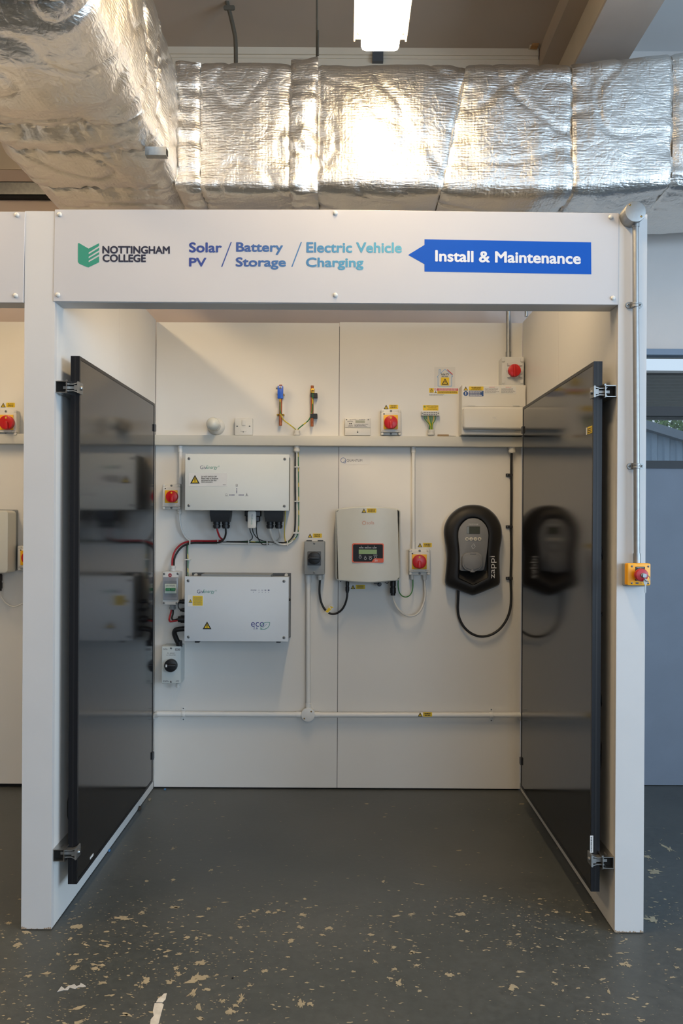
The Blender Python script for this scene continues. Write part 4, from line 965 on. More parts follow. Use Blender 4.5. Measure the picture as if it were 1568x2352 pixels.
# small brown handle tool lying on the trunking
t = wthing('screwdriver_bit', 'small brown handled tool lying on the trunking', 'tool', 1025, 1000)
Y = YB-0.03; xa, za = P(1004.5, 1000.4, Y); xb, _ = P(1030, 1000.4, Y); xc, _ = P(1046, 1000.4, Y)
M().box(xa, xb, Y-0.006, Y+0.006, zt1+0.0005, zt1+0.0115).build('handle', brown_m, t, 0)
M().tube([(xb, Y, zt1+0.005), (xc, Y, zt1+0.003)], 0.0022, 8, 0).build('shaft', steel, t)

# consumer unit
cu = wthing('consumer_unit', 'white consumer unit with a curved cover and warning labels', 'fuse box', 1133, 1000)
CD = 0.095
M().plate(1060, 884.5, 1207, 998.2, CD, CD-0.0005, r=1, bev=0.002).build('case', white_pl, cu, 40)
M().plate(1061, 885.5, 1206, 933.5, CD+0.002, 0.003, r=0.5, bev=0.001).build('lid_panel', white_pl, cu, 40)
M().plate(1063.5, 934.5, 1206, 985.5, CD+0.028, 0.03, r=7, bev=0.010, seg=4).build('hinged_cover', white_pl, cu, 40)
for xx in (1075, 1178): M().plate(xx, 930, xx+15, 932.5, CD+0.006, 0.005, bev=0.001).build('hinge', grey_pl, cu, 40)
lettering('MK', 1131, 957, 1140.5, 964, CD+0.0286, grey_pl, cu, bold=0.01)
M().pipe([(1062, 984, CD+0.004), (1075, 989, CD+0.006), (1110, 991, CD+0.006), (1160, 990.5, CD+0.006), (1204, 988, CD+0.004)], 0.0012).build('cover_lip', grey_pl, cu)
e = CD+0.0024
M().plate(1062, 886.8, 1110.5, 910.5, e, 0.0004).build('label_backing', white_lab, cu, 0)
triangle_mark(1064, 887.6, 1074.5, 896.8, e+0.0006, cu)
p = M().plate(1076.5, 887.6, 1110, 896.5, e+0.0006, 0.0005).build('warning_field', yel_lab, cu, 0); lettering('WARNING', 1082, 888.6, 1104.5, 892.2, e+0.0012, ink, p, bold=0.02); lines_of_print(1080, 892.8, 1106, 896, 2, e+0.0012, ink, p)
p = M().disc(1069.3, 903.8, 5.6, e+0.0006, 0.0005).build('mandatory_disc', blue_lab, cu, 0); M().plate(1068.4, 900.3, 1070.2, 904.8, e+0.0012, 0.0004).disc(1069.3, 906.8, 1, e+0.0012, 0.0004, n=10).build('exclamation_mark', white_lab, p, 0)
p = M().plate(1076.5, 897.6, 1110, 910, e+0.0006, 0.0005).build('instruction_field', blue_lab, cu, 0); lines_of_print(1078, 898.4, 1108.5, 909.4, 4, e+0.0012, white_lab, p, centre=False)
for xa, xb in ((1112, 1147), (1150, 1185)):
    p = M().plate(xa, 887.8, xb, 904, e+0.0006, 0.0005).build('notice', white_lab, cu, 0); lettering('IMPORTANT', (xa+xb)/2-6.5, 888.6, (xa+xb)/2+6.5, 890.6, e+0.0012, red_lab, p); lines_of_print(xa+1, 891.4, xb-1, 903.5, 5, e+0.0012, ink_grey, p, centre=False, fill=0.4)

# ================================================================== CONDUITS
def conduit(label, x0, x1, y0, y1, sleeves, m=cond_white, d=0.02, group='white conduit drops', YP=None):
    xc = (x0+x1)/2; Yp = YB if YP is None else YP; Y = Yp-d
    t = thing('conduit', label, 'conduit', P3(xc, y1, Y), group); R = (x1-x0)/2/F*Y
    x, za = P(xc, y0, Y); xb, zb = P(xc, y1, Y)
    M().tube([(x, Y, za), (xb, Y, zb)], R, 16, 0).build('tube', m, t, 60)
    for s0, s1 in sleeves:
        xx, a = P(xc, s0, Y); _, b2 = P(xc, s1, Y); M().lathe((xx, Y, b2), [(R, 0), (R*1.22, 0.0005), (R*1.22, a-b2-0.0005), (R, a-b2)], 'Z', 16).build('coupler', m, t, 50)
    return t
conduit('white conduit from trunking to isolator left of upper inverter', 410, 418.5, 1024, 1112, ((1024, 1038.5), (1096, 1112)))
conduit('white conduit from trunking to isolator beside the charger', 945, 953.6, 1024, 1262, ((1024, 1040), (1245.5, 1262)))
conduit('white conduit dropping from the grey isolator to junction box', 702.5, 713.5, 1320, 1630, ((1320, 1338), (1615, 1630)), d=0.03)
jb = wthing('junction_box', 'round white junction box on the low conduit run', 'junction box', 707, 1658)
M().disc(707, 1642, 15.2, 0.045, 0.0445, bev=0.002).build('box', cond_white, jb, 40); M().disc(707, 1642, 15.6, 0.048, 0.004, bev=0.001).build('lid', cond_white, jb, 40)
screw(jb, 714.5, 1634.5, 1.8, 0.048, m=brass); screw(jb, 698.5, 1650.5, 1.8, 0.048, m=brass)
def hrun(label, x0, x1, y0, y1, bend, saddle_x, sleeve):
    t = wthing('conduit', label, 'conduit', (x0+x1)/2, max(y0, y1)+8, 'low conduit run'); d = 0.028; yy = lambda x: y0+(y1-y0)*(x-x0)/(x1-x0)
    if bend < 0: pts = [(x0-1, y0+8, 0.003), (x0, y0+4, 0.010), (x0+6, y0+0.5, d-0.004), (x0+20, yy(x0+20), d), ((x0+x1)/2, yy((x0+x1)/2), d), (x1, y1, d)]
    else: pts = [(x0, y0, d), ((x0+x1)/2, yy((x0+x1)/2), d), (x1-20, yy(x1-20), d), (x1-6, y1+0.5, d-0.004), (x1, y1+4, 0.010), (x1+1, y1+8, 0.003)]
    M().pipe(pts, 0.0132, n=16, smooth=8).build('tube', cond_white, t, 60)
    ax = (sleeve[0]+sleeve[1])/2; Y = YB-d; xa, z = P(sleeve[0], yy(ax), Y); xb, _ = P(sleeve[1], yy(ax), Y)
    M().lathe((xa, Y, z), [(0.0132, 0), (0.0152, 0.0005), (0.0152, xb-xa-0.0005), (0.0132, xb-xa)], 'X', 16).build('coupler', cond_white, t, 50)
    ys = yy(saddle_x)
    s_ = M().plate(saddle_x-4.5, ys-16, saddle_x+4.5, ys+16, 0.004, 0.0035, r=4).build('saddle_base', cond_white, t, 40)
    Y = YB-d; xx, z = P(saddle_x, ys, Y); M().lathe((xx-0.009, Y, z), [(0.0140, 0), (0.0150, 0.001), (0.0150, 0.017), (0.0140, 0.018)], 'X', 16).build('saddle_strap', cond_white, t, 50)
    screw(t, saddle_x, ys-12.5, 1.8, 0.004); screw(t, saddle_x, ys+12.5, 1.8, 0.004)
    return t
hrun('white low conduit running left from the round junction box', 357, 694, 1639.5, 1641.5, -1, 421, (680, 692))
r2 = hrun('white low conduit running right from the round junction box', 720, 1193, 1641.8, 1642.5, 1, 1128, (722, 734))
warning_sticker(r2, 959, 1636, 992, 1646, 0.0415, 2)

# ================================================================== HYBRID INVERTER (upper left box)
hv = wthing('hybrid_inverter', 'large glossy white inverter box below the left trunking', 'inverter', 545, 1172)
ID = 0.165
M().plate(428, 1046, 661, 1170, ID-0.014, ID-0.0145, bev=0).build('case', mat('fin_grey', '#8a8d8a', 0.5, 0.3, var=0.05), hv, 0)
for k in range(5): M().plate(659.5, 1048, 662.3, 1169, ID-0.022-k*0.024, 0.008).build('heat_fin', alu_rail, hv, 0)
M().plate(425, 1043.2, 663.4, 1172.3, ID, 0.013, r=0.8, bev=0.001).build('front_plate', gloss_plate, hv, 40)
for xx, yy in ((434, 1053.2), (653.8, 1054.2), (433.6, 1161), (652.8, 1162.3)):
    screw(hv, xx, yy, 3.4, ID+0.0006)
lettering('Giv', 459.3, 1069.5, 474.6, 1077.5, ID+0.0005, mat('slate_print', '#55607a', 0.5, var=0), hv); lettering('Energy', 474.2, 1069.5, 499, 1079.4, ID+0.0005, teal_ink, hv); lettering('®', 500.8, 1069.5, 504, 1072.8, ID+0.0005, teal_ink, hv)
p = M().plate(433, 1086.5, 521.4, 1116.5, ID+0.0012, 0.0012).build('notice_sticker', white_lab, hv, 0)
triangle_mark(436.5, 1090.6, 458.5, 1110.8, ID+0.002, p, bang=True)
for i, (s_, x1_) in enumerate((('DO NOT SWITCH OFF', 497.5), ('Please refer to handover', 501), ('document for the shut', 497), ('down procedure', 488))):
    lettering(s_, 462.2, 1093.2+i*4.15, x1_, 1096.6+i*4.15, ID+0.002, ink, p, bold=0.02)
lettering('◦quantum', 511, 1112, 519.5, 1114.3, ID+0.002, ink_grey, p) if False else lines_of_print(511, 1112, 520, 1114.6, 1, ID+0.002, ink_grey, p)
q = M()
for k in range(4): q.plate(526.7+k*3.1, 1136, 528.8+k*3.1, 1138, ID+0.0006, 0.0004).plate(548+k*3.1, 1136, 550.1+k*3.1, 1138, ID+0.0006, 0.0004).plate(542.5, 1121.5+k*3.1, 544.3, 1123.5+k*3.1, ID+0.0006, 0.0004)
q.build('indicator_dashes', navy_ink, hv, 0, kind='stuff')
q = M(); ring(q, 519.5, 1136, 2.2, 0.5, ID+0.0006); q.plate(517, 1138.6, 524, 1139.4, ID+0.0006, 0.0003); q.build('battery_symbol', ink_grey, hv, 0, recalc=False)
q = M(); ring(q, 543.5, 1114, 2, 0.9, ID+0.0006); q.plate(540.8, 1116.6, 546.2, 1117.4, ID+0.0006, 0.0003); q.build('sun_symbol', ink_grey, hv, 0, recalc=False)
M().poly([(565, 1138), (566.6, 1131.5), (568.2, 1138)], ID+0.0006, 0.0003).plate(562.5, 1138.6, 570.5, 1139.4, ID+0.0006, 0.0003).build('pylon_symbol', ink_grey, hv, 0)
def plug(x0, x1, d):
    b_ = M(); Y = YB-d; a0, za = P(x0, 1171, Y); a1, zb = P(x1, 1198.5, Y); ins = 0.006
    R_ = [[(a0, Y-0.035, za), (a1, Y-0.035, za), (a1, Y+0.035, za), (a0, Y+0.035, za)], [(a0+ins*0.3, Y-0.034, (za+zb)/2), (a1-ins*0.3, Y-0.034, (za+zb)/2), (a1-ins*0.3, Y+0.034, (za+zb)/2), (a0+ins*0.3, Y+0.034, (za+zb)/2)],
          [(a0+ins, Y-0.030, zb), (a1-ins, Y-0.030, zb), (a1-ins, Y+0.030, zb), (a0+ins, Y+0.030, zb)]]
    return b_.rings(R_)
for x0, x1, gl_ in ((484, 531, ((488.6, 506.4), (509, 527.8))), (607.6, 652.8, ((611.5, 628.7), (631, 648.6)))):
    p = plug(x0, x1, 0.09).build('connector_block', black_pl, hv, 30)
    for a, c in gl_: gland(p, a, 1197, c, 1214, 0.09, black_pl)
M().plate(561.5, 1171, 597.5, 1186, 0.10, 0.06, r=2, bev=0.002).plate(564, 1186, 595, 1198, 0.09, 0.05, r=2, bev=0.002).build('socket_block', black_pl, hv, 40)
p = M().plate(568.3, 1173.5, 587.5, 1213.5, 0.125, 0.02, r=4, bev=0.003).build('wifi_dongle', white_pl, hv, 40)
lettering('Giv', 576.6, 1180.5, 580.2, 1187, 0.1256, mat('slate_print', '#55607a', 0.5, var=0), p, rot=90); lettering('Energy', 576, 1187.5, 580.2, 1204, 0.1256, teal_ink, p, rot=90)

# ================================================================== BATTERY (lower left box)
bt = wthing('battery_box', 'large white battery box below the upper inverter', 'battery', 545, 1473)
BD = 0.185
M().plate(440.5, 1316, 667, 1464, 0.022, 0.0215).build('wall_bracket', dk_grey, bt, 0)
M().plate(427, 1327, 661, 1470, BD-0.014, BD-0.04).build('case', mat('case_grey', '#8b8f92', 0.5, 0.2, var=0.03), bt, 0)
x0_, z0_, x1_, z1_ = RECT(470, 1316, 626, 1327, YB-0.05)
M().prism([(x0_, z0_-0.01), (x1_, z0_-0.01), (x1_, z1_-0.002), (x0_, z1_-0.002)], YB-0.14, YB-0.023).build('top_cover', mid_grey, bt, 0)
for xx in (449, 657):
    x, z = P(xx, 1321, YB-0.04); M().lathe((x, YB-0.04, z), [(0.008, 0), (0.008, 0.018)], 'Y', 12).build('bracket_knob', white_pl, bt, 40)
M().plate(423.7, 1324.6, 662.3, 1473.2, BD, 0.013, r=0.8, bev=0.001).build('front_plate', bat_plate, bt, 40)
for xx, yy in ((432, 1333.8), (652, 1335), (432.7, 1463), (652, 1464.5)): screw(bt, xx, yy, 3.5, BD+0.0006)
lettering('Giv', 452.3, 1354.5, 467.6, 1362.8, BD+0.0005, navy_ink, bt); lettering('Energy', 467.2, 1354.5, 492.5, 1364.6, BD+0.0005, teal_ink, bt); lettering('®', 494, 1354.8, 497.5, 1358.4, BD+0.0005, teal_ink, bt)
p = M().plate(431, 1366.8, 467, 1393, BD+0.001, 0.001).build('notice_sticker', white_lab, bt, 0)
triangle_mark(433, 1376, 441.5, 1384, BD+0.0016, p); pp = M().plate(442.3, 1369, 465.3, 1391, BD+0.0016, 0.0005, r=1).build('text_block', yel_lab, p, 0); lines_of_print(443.5, 1370.5, 464, 1389.5, 8, BD+0.0022, ink_grey, pp, fill=0.35)
triangle_mark(465.4, 1427.5, 485.3, 1445, BD+0.0012, bt, bang=True)
lettering('STATUS', 575.5, 1354.2, 588.5, 1356.8, BD+0.0005, navy_ink, bt, bold=0.02)
q = M()
for k, (xx, hh) in enumerate(((594.5, 0.3), (602, 0.5), (609.3, 0.9), (616.8, 1.2))): q.plate(xx-2, 1355.6-hh, xx+2, 1355.6+hh, BD+0.0005, 0.0003).disc(xx, 1360.3, 0.8, BD+0.0005, 0.0003, n=8)
q.disc(581.5, 1360.3, 0.8, BD+0.0005, 0.0003, n=8).build('level_marks', navy_ink, bt, 0, kind='stuff')
lettering('eco', 576.5, 1429, 606.5, 1439.6, BD+0.0005, mat('indigo_ink', '#3b3f86', 0.5, var=0), bt); lettering('2.6', 581.5, 1440.3, 591.5, 1445.3, BD+0.0005, mat('indigo_ink', '#3b3f86', 0.5, var=0), bt)
q = M(); lp = [(598.5, 1445.2), (599.5, 1437), (605, 1431.2), (612, 1429.4), (619.5, 1429.6), (618.5, 1436), (614.5, 1442), (607.5, 1445.4)]
for i in range(len(lp)):
    a, c = Vector(lp[i]), Vector(lp[(i+1) % len(lp)]); n_ = (c-a).normalized(); n_ = Vector((-n_.y, n_.x))*0.6
    q.poly([tuple(a+n_), tuple(c+n_), tuple(c-n_), tuple(a-n_)], BD+0.0008, 0.0003)
q.poly([(597.5, 1446), (598.4, 1446.3), (613.5, 1433.2), (613, 1432.8)], BD+0.0008, 0.0003).build('leaf_emblem', teal_ink, bt, 0)
for a in (447, 634): M().plate(a, 1472, a+10.5, 1476.2, BD-0.02, 0.03, r=1).build('foot', black_pl, bt, 40)
x, z = P(666, 1375, YB-0.05); M().lathe((x-0.004, YB-0.10, z), [(0.006, 0), (0.006, 0.008), (0.003, 0.011)], 'X', 12).build('side_knob', black_pl, bt, 40)
for y0, y1, x0 in ((1376, 1387, 412), (1396.5, 1405.5, 414), (1413.5, 1431, 409)):
    Y = YB-0.09; xa, z = P(x0, (y0+y1)/2, Y); xb, _ = P(430, (y0+y1)/2, Y); R = (y1-y0)/2/F*Y
    M().lathe((xa, Y, z), [(R*0.65, 0), (R*0.8, 0.001), (R*0.8, (xb-xa)*0.3), (R, (xb-xa)*0.31), (R, (xb-xa)*0.7), (R*0.8, (xb-xa)*0.72), (R*0.8, xb-xa)], 'X', 14).build('side_connector', black_pl, bt, 40)
M().pipe([(430, 1444, 0.09), (418, 1444.5, 0.09), (404, 1447, 0.09), (400.5, 1455, 0.085), (405, 1468, 0.078), (410, 1478, 0.07), (411.5, 1486, 0.065)], 0.0122, n=12).build('elbow_conduit', black_pl, bt, 50)
M().pipe([(411.2, 1472, 0.07), (411.6, 1486, 0.066)], 0.0150, n=14, smooth=0).build('elbow_collar', black_pl, bt, 50)
M().pipe([(415, 1381, 0.09), (410, 1384, 0.088), (409, 1392, 0.088), (412, 1399, 0.09), (416, 1401, 0.09)], 0.0022).build('cap_strap', black_pl, bt, 50)

# small breaker enclosure
mc = wthing('breaker_enclosure', 'grey breaker enclosure with green toggles left of the battery', 'breaker box', 396, 1390)
M().plate(372.8, 1313, 410, 1389.5, 0.085, 0.0845, r=2.5, bev=0.004).build('case', grey_pl, mc, 40)
p = M().plate(374, 1326, 408.5, 1378, 0.092, 0.01, r=1.5, bev=0.002).build('window_door', smoke, mc, 40)
M().plate(377, 1334, 405.5, 1371.5, 0.0925, 0.001).build('window_recess', mat('recess_grey', '#7c828a', 0.5), p, 0)
M().plate(378, 1341, 404.5, 1363, 0.098, 0.007, r=0.8, bev=0.001).build('breaker', mat('breaker_body', '#bfcabf', 0.4), mc, 40)
for xx in (379.5, 391): M().plate(xx, 1350.5, xx+11, 1357.5, 0.108, 0.012, r=1.5, bev=0.003).build('toggle', green_pl, mc, 40)
lines_of_print(380, 1343, 402, 1347.5, 2, 0.0984, ink_grey, mc)
p = M().disc(390.3, 1321.2, 4.3, 0.0856, 0.0008).build('red_badge', mat('badge_red', '#9c2733', 0.4), mc, 0); lettering('WYLEX', 387, 1319.9, 393.6, 1322.5, 0.0862, white_lab, p)
for xx, yy in ((376.8, 1318.2), (408, 1317.8), (376.3, 1385), (405.5, 1385.5)): screw(mc, xx, yy, 2.8, 0.0852)
gland(mc, 390.5, 1299, 404, 1313.5, 0.045, grey_pl); gland(mc, 389.5, 1388.5, 403.5, 1400, 0.045, mid_grey)

# ================================================================== WIRING ON THE LEFT HALF
red_c = cable('red battery cable from the upper inverter to the breaker enclosure', [(498, 1212, 0.09), (500, 1222, 0.085), (505, 1234, 0.06), (511, 1240, 0.03), (500, 1242.5, 0.018), (470, 1242.5, 0.016), (438, 1243, 0.016), (418, 1249, 0.018), (404, 1262, 0.022), (396.5, 1280, 0.034), (395, 1300, 0.045)], 0.0047, red_cab)
cable('black battery cable from the upper inverter to breaker enclosure', [(518, 1212, 0.09), (518.3, 1226, 0.085), (514, 1238, 0.06), (503, 1246, 0.026), (470, 1247, 0.018), (440, 1247.5, 0.018), (421, 1254, 0.020), (408, 1267, 0.024), (400.5, 1283, 0.034), (399, 1300, 0.045)], 0.0047, black_rub)
cable('red cable from breaker enclosure into the battery side', [(394, 1399, 0.045), (391.5, 1410, 0.05), (388.5, 1422, 0.06), (391, 1427.5, 0.075), (400, 1426.5, 0.088), (411, 1424.5, 0.09)], 0.0044, red_cab)
cable('black cable from breaker enclosure into the battery side', [(397.5, 1399, 0.045), (397, 1410, 0.05), (394.5, 1419, 0.06), (397, 1424, 0.075), (403, 1423.5, 0.088), (411, 1421, 0.09)], 0.0042, black_rub)
cable('white cable from the left isolator into the cable bundle', [(412.3, 1180, 0.025), (413, 1196, 0.022), (416, 1213, 0.02), (423, 1229, 0.016), (433, 1240, 0.012), (450, 1246, 0.010), (520, 1248, 0.010), (580, 1249, 0.010), (626, 1249.5, 0.010)], 0.0052, white_cab)
cable('black thin cable under the wireless dongle', [(573, 1206, 0.10), (574.5, 1220, 0.09), (579.5, 1232, 0.05), (577, 1239, 0.024), (565, 1243, 0.016), (520, 1244, 0.014)], 0.0022, black_rub)
cable('second thin black cable curving right under the dongle', [(579, 1206, 0.10), (581, 1222, 0.085), (588, 1233, 0.05), (600, 1241, 0.022), (622, 1245, 0.016), (650, 1246, 0.016)], 0.0022, black_rub)
cable('third thin black cable looping below the socket block', [(590, 1196, 0.085), (588.5, 1212, 0.075), (590, 1228, 0.05), (596, 1243, 0.022), (604, 1250.5, 0.014), (618, 1249.5, 0.014)], 0.0022, black_rub)
big_w = cable('thick white cable from right connector up to the trunking', [(620, 1212, 0.09), (621, 1222, 0.085), (625, 1235, 0.055), (634, 1246, 0.03), (648, 1251, 0.02), (663, 1249, 0.018), (675, 1238, 0.018), (680.5, 1220, 0.02), (682, 1180, 0.022), (681.5, 1100, 0.026), (681.5, 1036, 0.028)], 0.0055, white_cab)
cable('white cable curling from the far right connector', [(640, 1212, 0.09), (642.5, 1224, 0.08), (643, 1234, 0.05), (637.5, 1242, 0.026), (628, 1247, 0.012), (610, 1249, 0.010)], 0.0050, white_cab)
cable('black cable rising beside the thick white cable', [(440, 1245, 0.009), (520, 1245.5, 0.009), (600, 1247, 0.010), (640, 1247.5, 0.012), (660, 1244, 0.016), (671, 1234, 0.016), (676.5, 1218, 0.018), (678, 1180, 0.02), (677.5, 1100, 0.024), (678, 1038, 0.028)], 0.0030, black_rub)
cable('green and yellow wire rising beside the thick white cable', [(520, 1243.5, 0.007), (600, 1245, 0.007), (645, 1246, 0.009), (664, 1245, 0.016), (678, 1236, 0.024), (685, 1220, 0.024), (686, 1180, 0.024), (685.5, 1100, 0.026), (684.5, 1038, 0.028)], 0.0022, earth_m, group='earth wires')
cable('yellow earth wire dropping from the inverter corner', [(655, 1172, 0.07), (654.5, 1190, 0.06), (653, 1215, 0.04), (653.5, 1232, 0.02), (655, 1244, 0.010)], 0.0022, yel_wire, group='earth wires')
cable('green and yellow wire dropping to the battery top', [(436, 1244, 0.010), (432, 1249, 0.014), (431, 1262, 0.016), (431.5, 1285, 0.016), (431.5, 1330, 0.016)], 0.0025, earth_m, group='earth wires')
cable('black wire dropping to the battery top', [(433, 1246, 0.009), (429, 1252, 0.014), (427.8, 1266, 0.016), (428, 1285, 0.016), (428, 1330, 0.016)], 0.0025, black_rub)
for xx, yy in ((435.5, 1245.5), (500, 1245), (570.5, 1246), (613, 1247.5), (660, 1248.5)):
    M().plate(xx-1.2, yy-6, xx+1.2, yy+5.5, 0.026, 0.0255, r=0.8).build('cable_tie', white_pl, red_c if xx < 505 else big_w, 40)
for yy in (1072.5, 1151.5): M().plate(676, yy-1.3, 687.5, yy+1.3, 0.036, 0.03, r=0.8).build('cable_tie', white_pl, big_w, 40)
M().plate(673, 1222, 687, 1226, 0.03, 0.0295, r=1).build('cable_tie', white_pl, big_w, 40)
M().plate(424, 1284, 437, 1287, 0.022, 0.0215, r=0.8).build('cable_tie', white_pl, red_c, 40)

# ================================================================== SOLAR INVERTER (middle)
sv = wthing('solar_inverter', 'pale rounded solar inverter with an orange edged display', 'inverter', 845, 1338)
SD = 0.15
def solis_outline(e=0):
    pts = []
    L, R_, T, B = 769.8+e, 919.2-e, 1168+e, 1333-e
    for cx, cy, a0 in ((R_-10, B-8, 0), (L+10, B-8, 90), (L+10, T+9, 180), (R_-10, T+9, 270)):
        for k in range(7):
            a = math.radians(a0+15*k); pts.append((cx+10*math.cos(a), cy+9*math.sin(a)))
        if a0 == 0:
            for k in range(1, 8): u = k/8; pts.append((R_-10-(R_-L-20)*u, B+5*math.sin(math.pi*u)+1*0))
        if a0 == 180:
            for k in range(1, 8): u = k/8; pts.append((L+10+(R_-L-20)*u, T-5*math.sin(math.pi*u)))
    return pts
Y0 = YB-SD; op = solis_outline(); o2 = [P(a, c, Y0+0.03) for a, c in op]; cxs, czs = P(844.5, 1250.5, Y0)
R_ = []
for yy, e in ((0.0, 1.0), (0.035, 0.985)): pass
ringsS = []
X0s, X1s = min(p[0] for p in o2), max(p[0] for p in o2)
def bow(x): u = (x-(X0s+X1s)/2)/((X1s-X0s)/2); return 0.022*u*u          # front face bowed outward
for ins, dy in ((0.006, 0.0), (0.0025, 0.0012), (0.0006, 0.004), (0.0, 0.009)):
    ringsS.append([(x, Y0+bow(x)+dy, z) for x, z in inset2(o2, ins)])
ringsS.append([(x, YB-0.05, z) for x, z in o2])
fm_ = M()
# front face as strips so that it follows the bow
fr_ = ringsS[0]; half = len(fr_)
fm_.rings(ringsS, cap0=False, cap1=True)
xsamp = sorted(set([p[0] for p in fr_]));
def zspan(x):
    zs_ = []
    n_ = len(fr_)
    for i in range(n_):
        a, c = fr_[i], fr_[(i+1) % n_]
        if (a[0]-x)*(c[0]-x) <= 0 and abs(a[0]-c[0]) > 1e-9: zs_.append(a[2]+(c[2]-a[2])*(x-a[0])/(c[0]-a[0]))
    return (min(zs_), max(zs_)) if zs_ else None
xa, xb = xsamp[0]+1e-5, xsamp[-1]-1e-5; NS = 28; top, bot = [], []
for k in range(NS+1):
    x = xa+(xb-xa)*k/NS; zz = zspan(x); bot.append((x, Y0+bow(x), zz[0])); top.append((x, Y0+bow(x), zz[1]))
fm_.add(bot+top, [(k, k+1, NS+1+k+1, NS+1+k) for k in range(NS)])
fm_.build('case', solis_m, sv, 40)
M().plate(788, 1178, 902, 1330, 0.049, 0.0485, r=4).build('heat_sink', mid_grey, sv, 40)
e = SD+0.0012
M().plate(808.6, 1248.2, 880.8, 1292.2, e, 0.003, r=3).build('panel_border', orange_ink, sv, 40)
pb = mat('panel_black', '#1a1a1b', 0.5, var=0.02, spec=0.3)
p = M().poly([(810.5, 1253), (812.5, 1250.2), (877, 1250.2), (879, 1252.5), (879, 1282.5), (860.5, 1282.5), (857.5, 1284), (853.5, 1290), (812.5, 1290), (810.5, 1287.5)], e+0.0005, 0.0004).build('panel_face', pb, sv, 0)
M().plate(823.7, 1262.3, 865.2, 1272.3, e+0.001, 0.0004).build('display', lcd_green, p, 0)
pale = mat('pale_print', '#c8c8c8', 0.5, var=0)
for s_, a, c in (('POWER', 824.3, 834.8), ('OPERATION', 837, 852.5), ('ALARM', 854.8, 864.5)): lettering(s_, a, 1257, c, 1259.6, e+0.001, pale, p, bold=0.02)
q = M()
for xx in (829.5, 844.7, 859.5): q.disc(xx, 1254.5, 0.8, e+0.001, 0.0003, n=10)
q.build('indicator', pale, p, 0, kind='stuff')
for s_, xx, y_ in (('ESC', 826.8, 1274), ('UP', 838.7, 1277), ('DOWN', 850.3, 1277), ('ENTER', 862, 1274)):
    lettering(s_, xx-len(s_)*0.9, y_, xx+len(s_)*0.9, y_+2, e+0.001, pale, p); q = M(); ring(q, xx, y_+5.6, 2.6, 0.8, e+0.001, n=16); q.build('button', pale, p, 0, recalc=False)
lettering('S6', 859.8, 1284.5, 867, 1289.5, e+0.0008, white_lab, sv); lettering('Series', 869, 1286, 877, 1289, e+0.0008, salmon_ink, sv)
e2 = SD+0.0008
q = M(); ring(q, 836, 1201, 3.6, 0.9, e2)
for k in range(12):
    a = math.radians(k*30); q.disc(836+4.9*math.cos(a), 1201+4.9*math.sin(a), 0.55, e2, 0.0003, n=6)
q.build('sun_logo', salmon_ink, sv, 0, recalc=False); lettering('solis', 842.4, 1196.8, 858.8, 1204.2, e2, salmon_ink, sv)
warning_sticker(sv, 830, 1167.8, 864, 1177.6, SD+0.001, 3)
gland(sv, 793, 1334, 802, 1361, 0.07, black_pl); gland(sv, 895.5, 1331, 909.3, 1367.5, 0.075, black_pl)
M().disc(871, 1342, 5.2, 0.075, 0.012, bev=0.002).build('side_switch', dk_grey, sv, 40); M().plate(858, 1335, 871, 1341, 0.075, 0.02, r=1).build('switch_tab', black_pl, sv, 40)
M().pipe([(884, 1337, 0.06), (888, 1340, 0.06), (891, 1339, 0.06), (891, 1336, 0.06)], 0.0015).build('earth_loop', black_pl, sv)
M().pipe([(782, 1333, 0.08), (782, 1336, 0.08)], 0.003, smooth=0).build('drain_plug', black_pl, sv)
dcc = cable('black cable sagging between grey isolator and solar inverter', [(734.8, 1331, 0.04), (733.6, 1348, 0.042), (734, 1366, 0.044), (738, 1385, 0.046), (746.5, 1400.5, 0.05), (759, 1409.5, 0.055), (772, 1409, 0.058), (784, 1401, 0.062), (792, 1388, 0.066), (796.5, 1372, 0.07), (797.5, 1358, 0.07)], 0.0052, black_rub)
fl = M().poly([(744.5, 1407), (757.5, 1391), (762, 1388.5), (767, 1394.5), (764, 1397.5), (752.5, 1409.5)], 0.064, 0.001).build('cable_flag', white_lab, dcc, 0)
M().poly([(747, 1405), (755, 1395), (760.5, 1399.5), (752.5, 1407.5)], 0.0646, 0.0004).build('flag_field', yel_lab, fl, 0)
M().poly([(757.5, 1391.5), (766, 1395), (760, 1398)], 0.0646, 0.0004).build('flag_triangle', yel_lab, fl, 0)
cable('green earth wire looping from solar inverter to isolator', [(914.5, 1328, 0.07), (914, 1346, 0.065), (917, 1361, 0.06), (924.5, 1369.5, 0.055), (934, 1371, 0.05), (943, 1364.5, 0.042), (947.5, 1351, 0.034), (948, 1330, 0.025)], 0.0026, grn_wire, group='earth wires')
cable('white cable sagging between solar inverter and right isolator', [(902, 1366, 0.075), (904.5, 1380, 0.074), (911, 1394, 0.072), (922, 1407, 0.068), (937, 1415, 0.06), (952, 1413.5, 0.052), (964, 1404, 0.044), (972, 1388, 0.036), (976, 1368, 0.030), (975.5, 1350, 0.027), (974.8, 1330, 0.025)], 0.0048, white_cab)

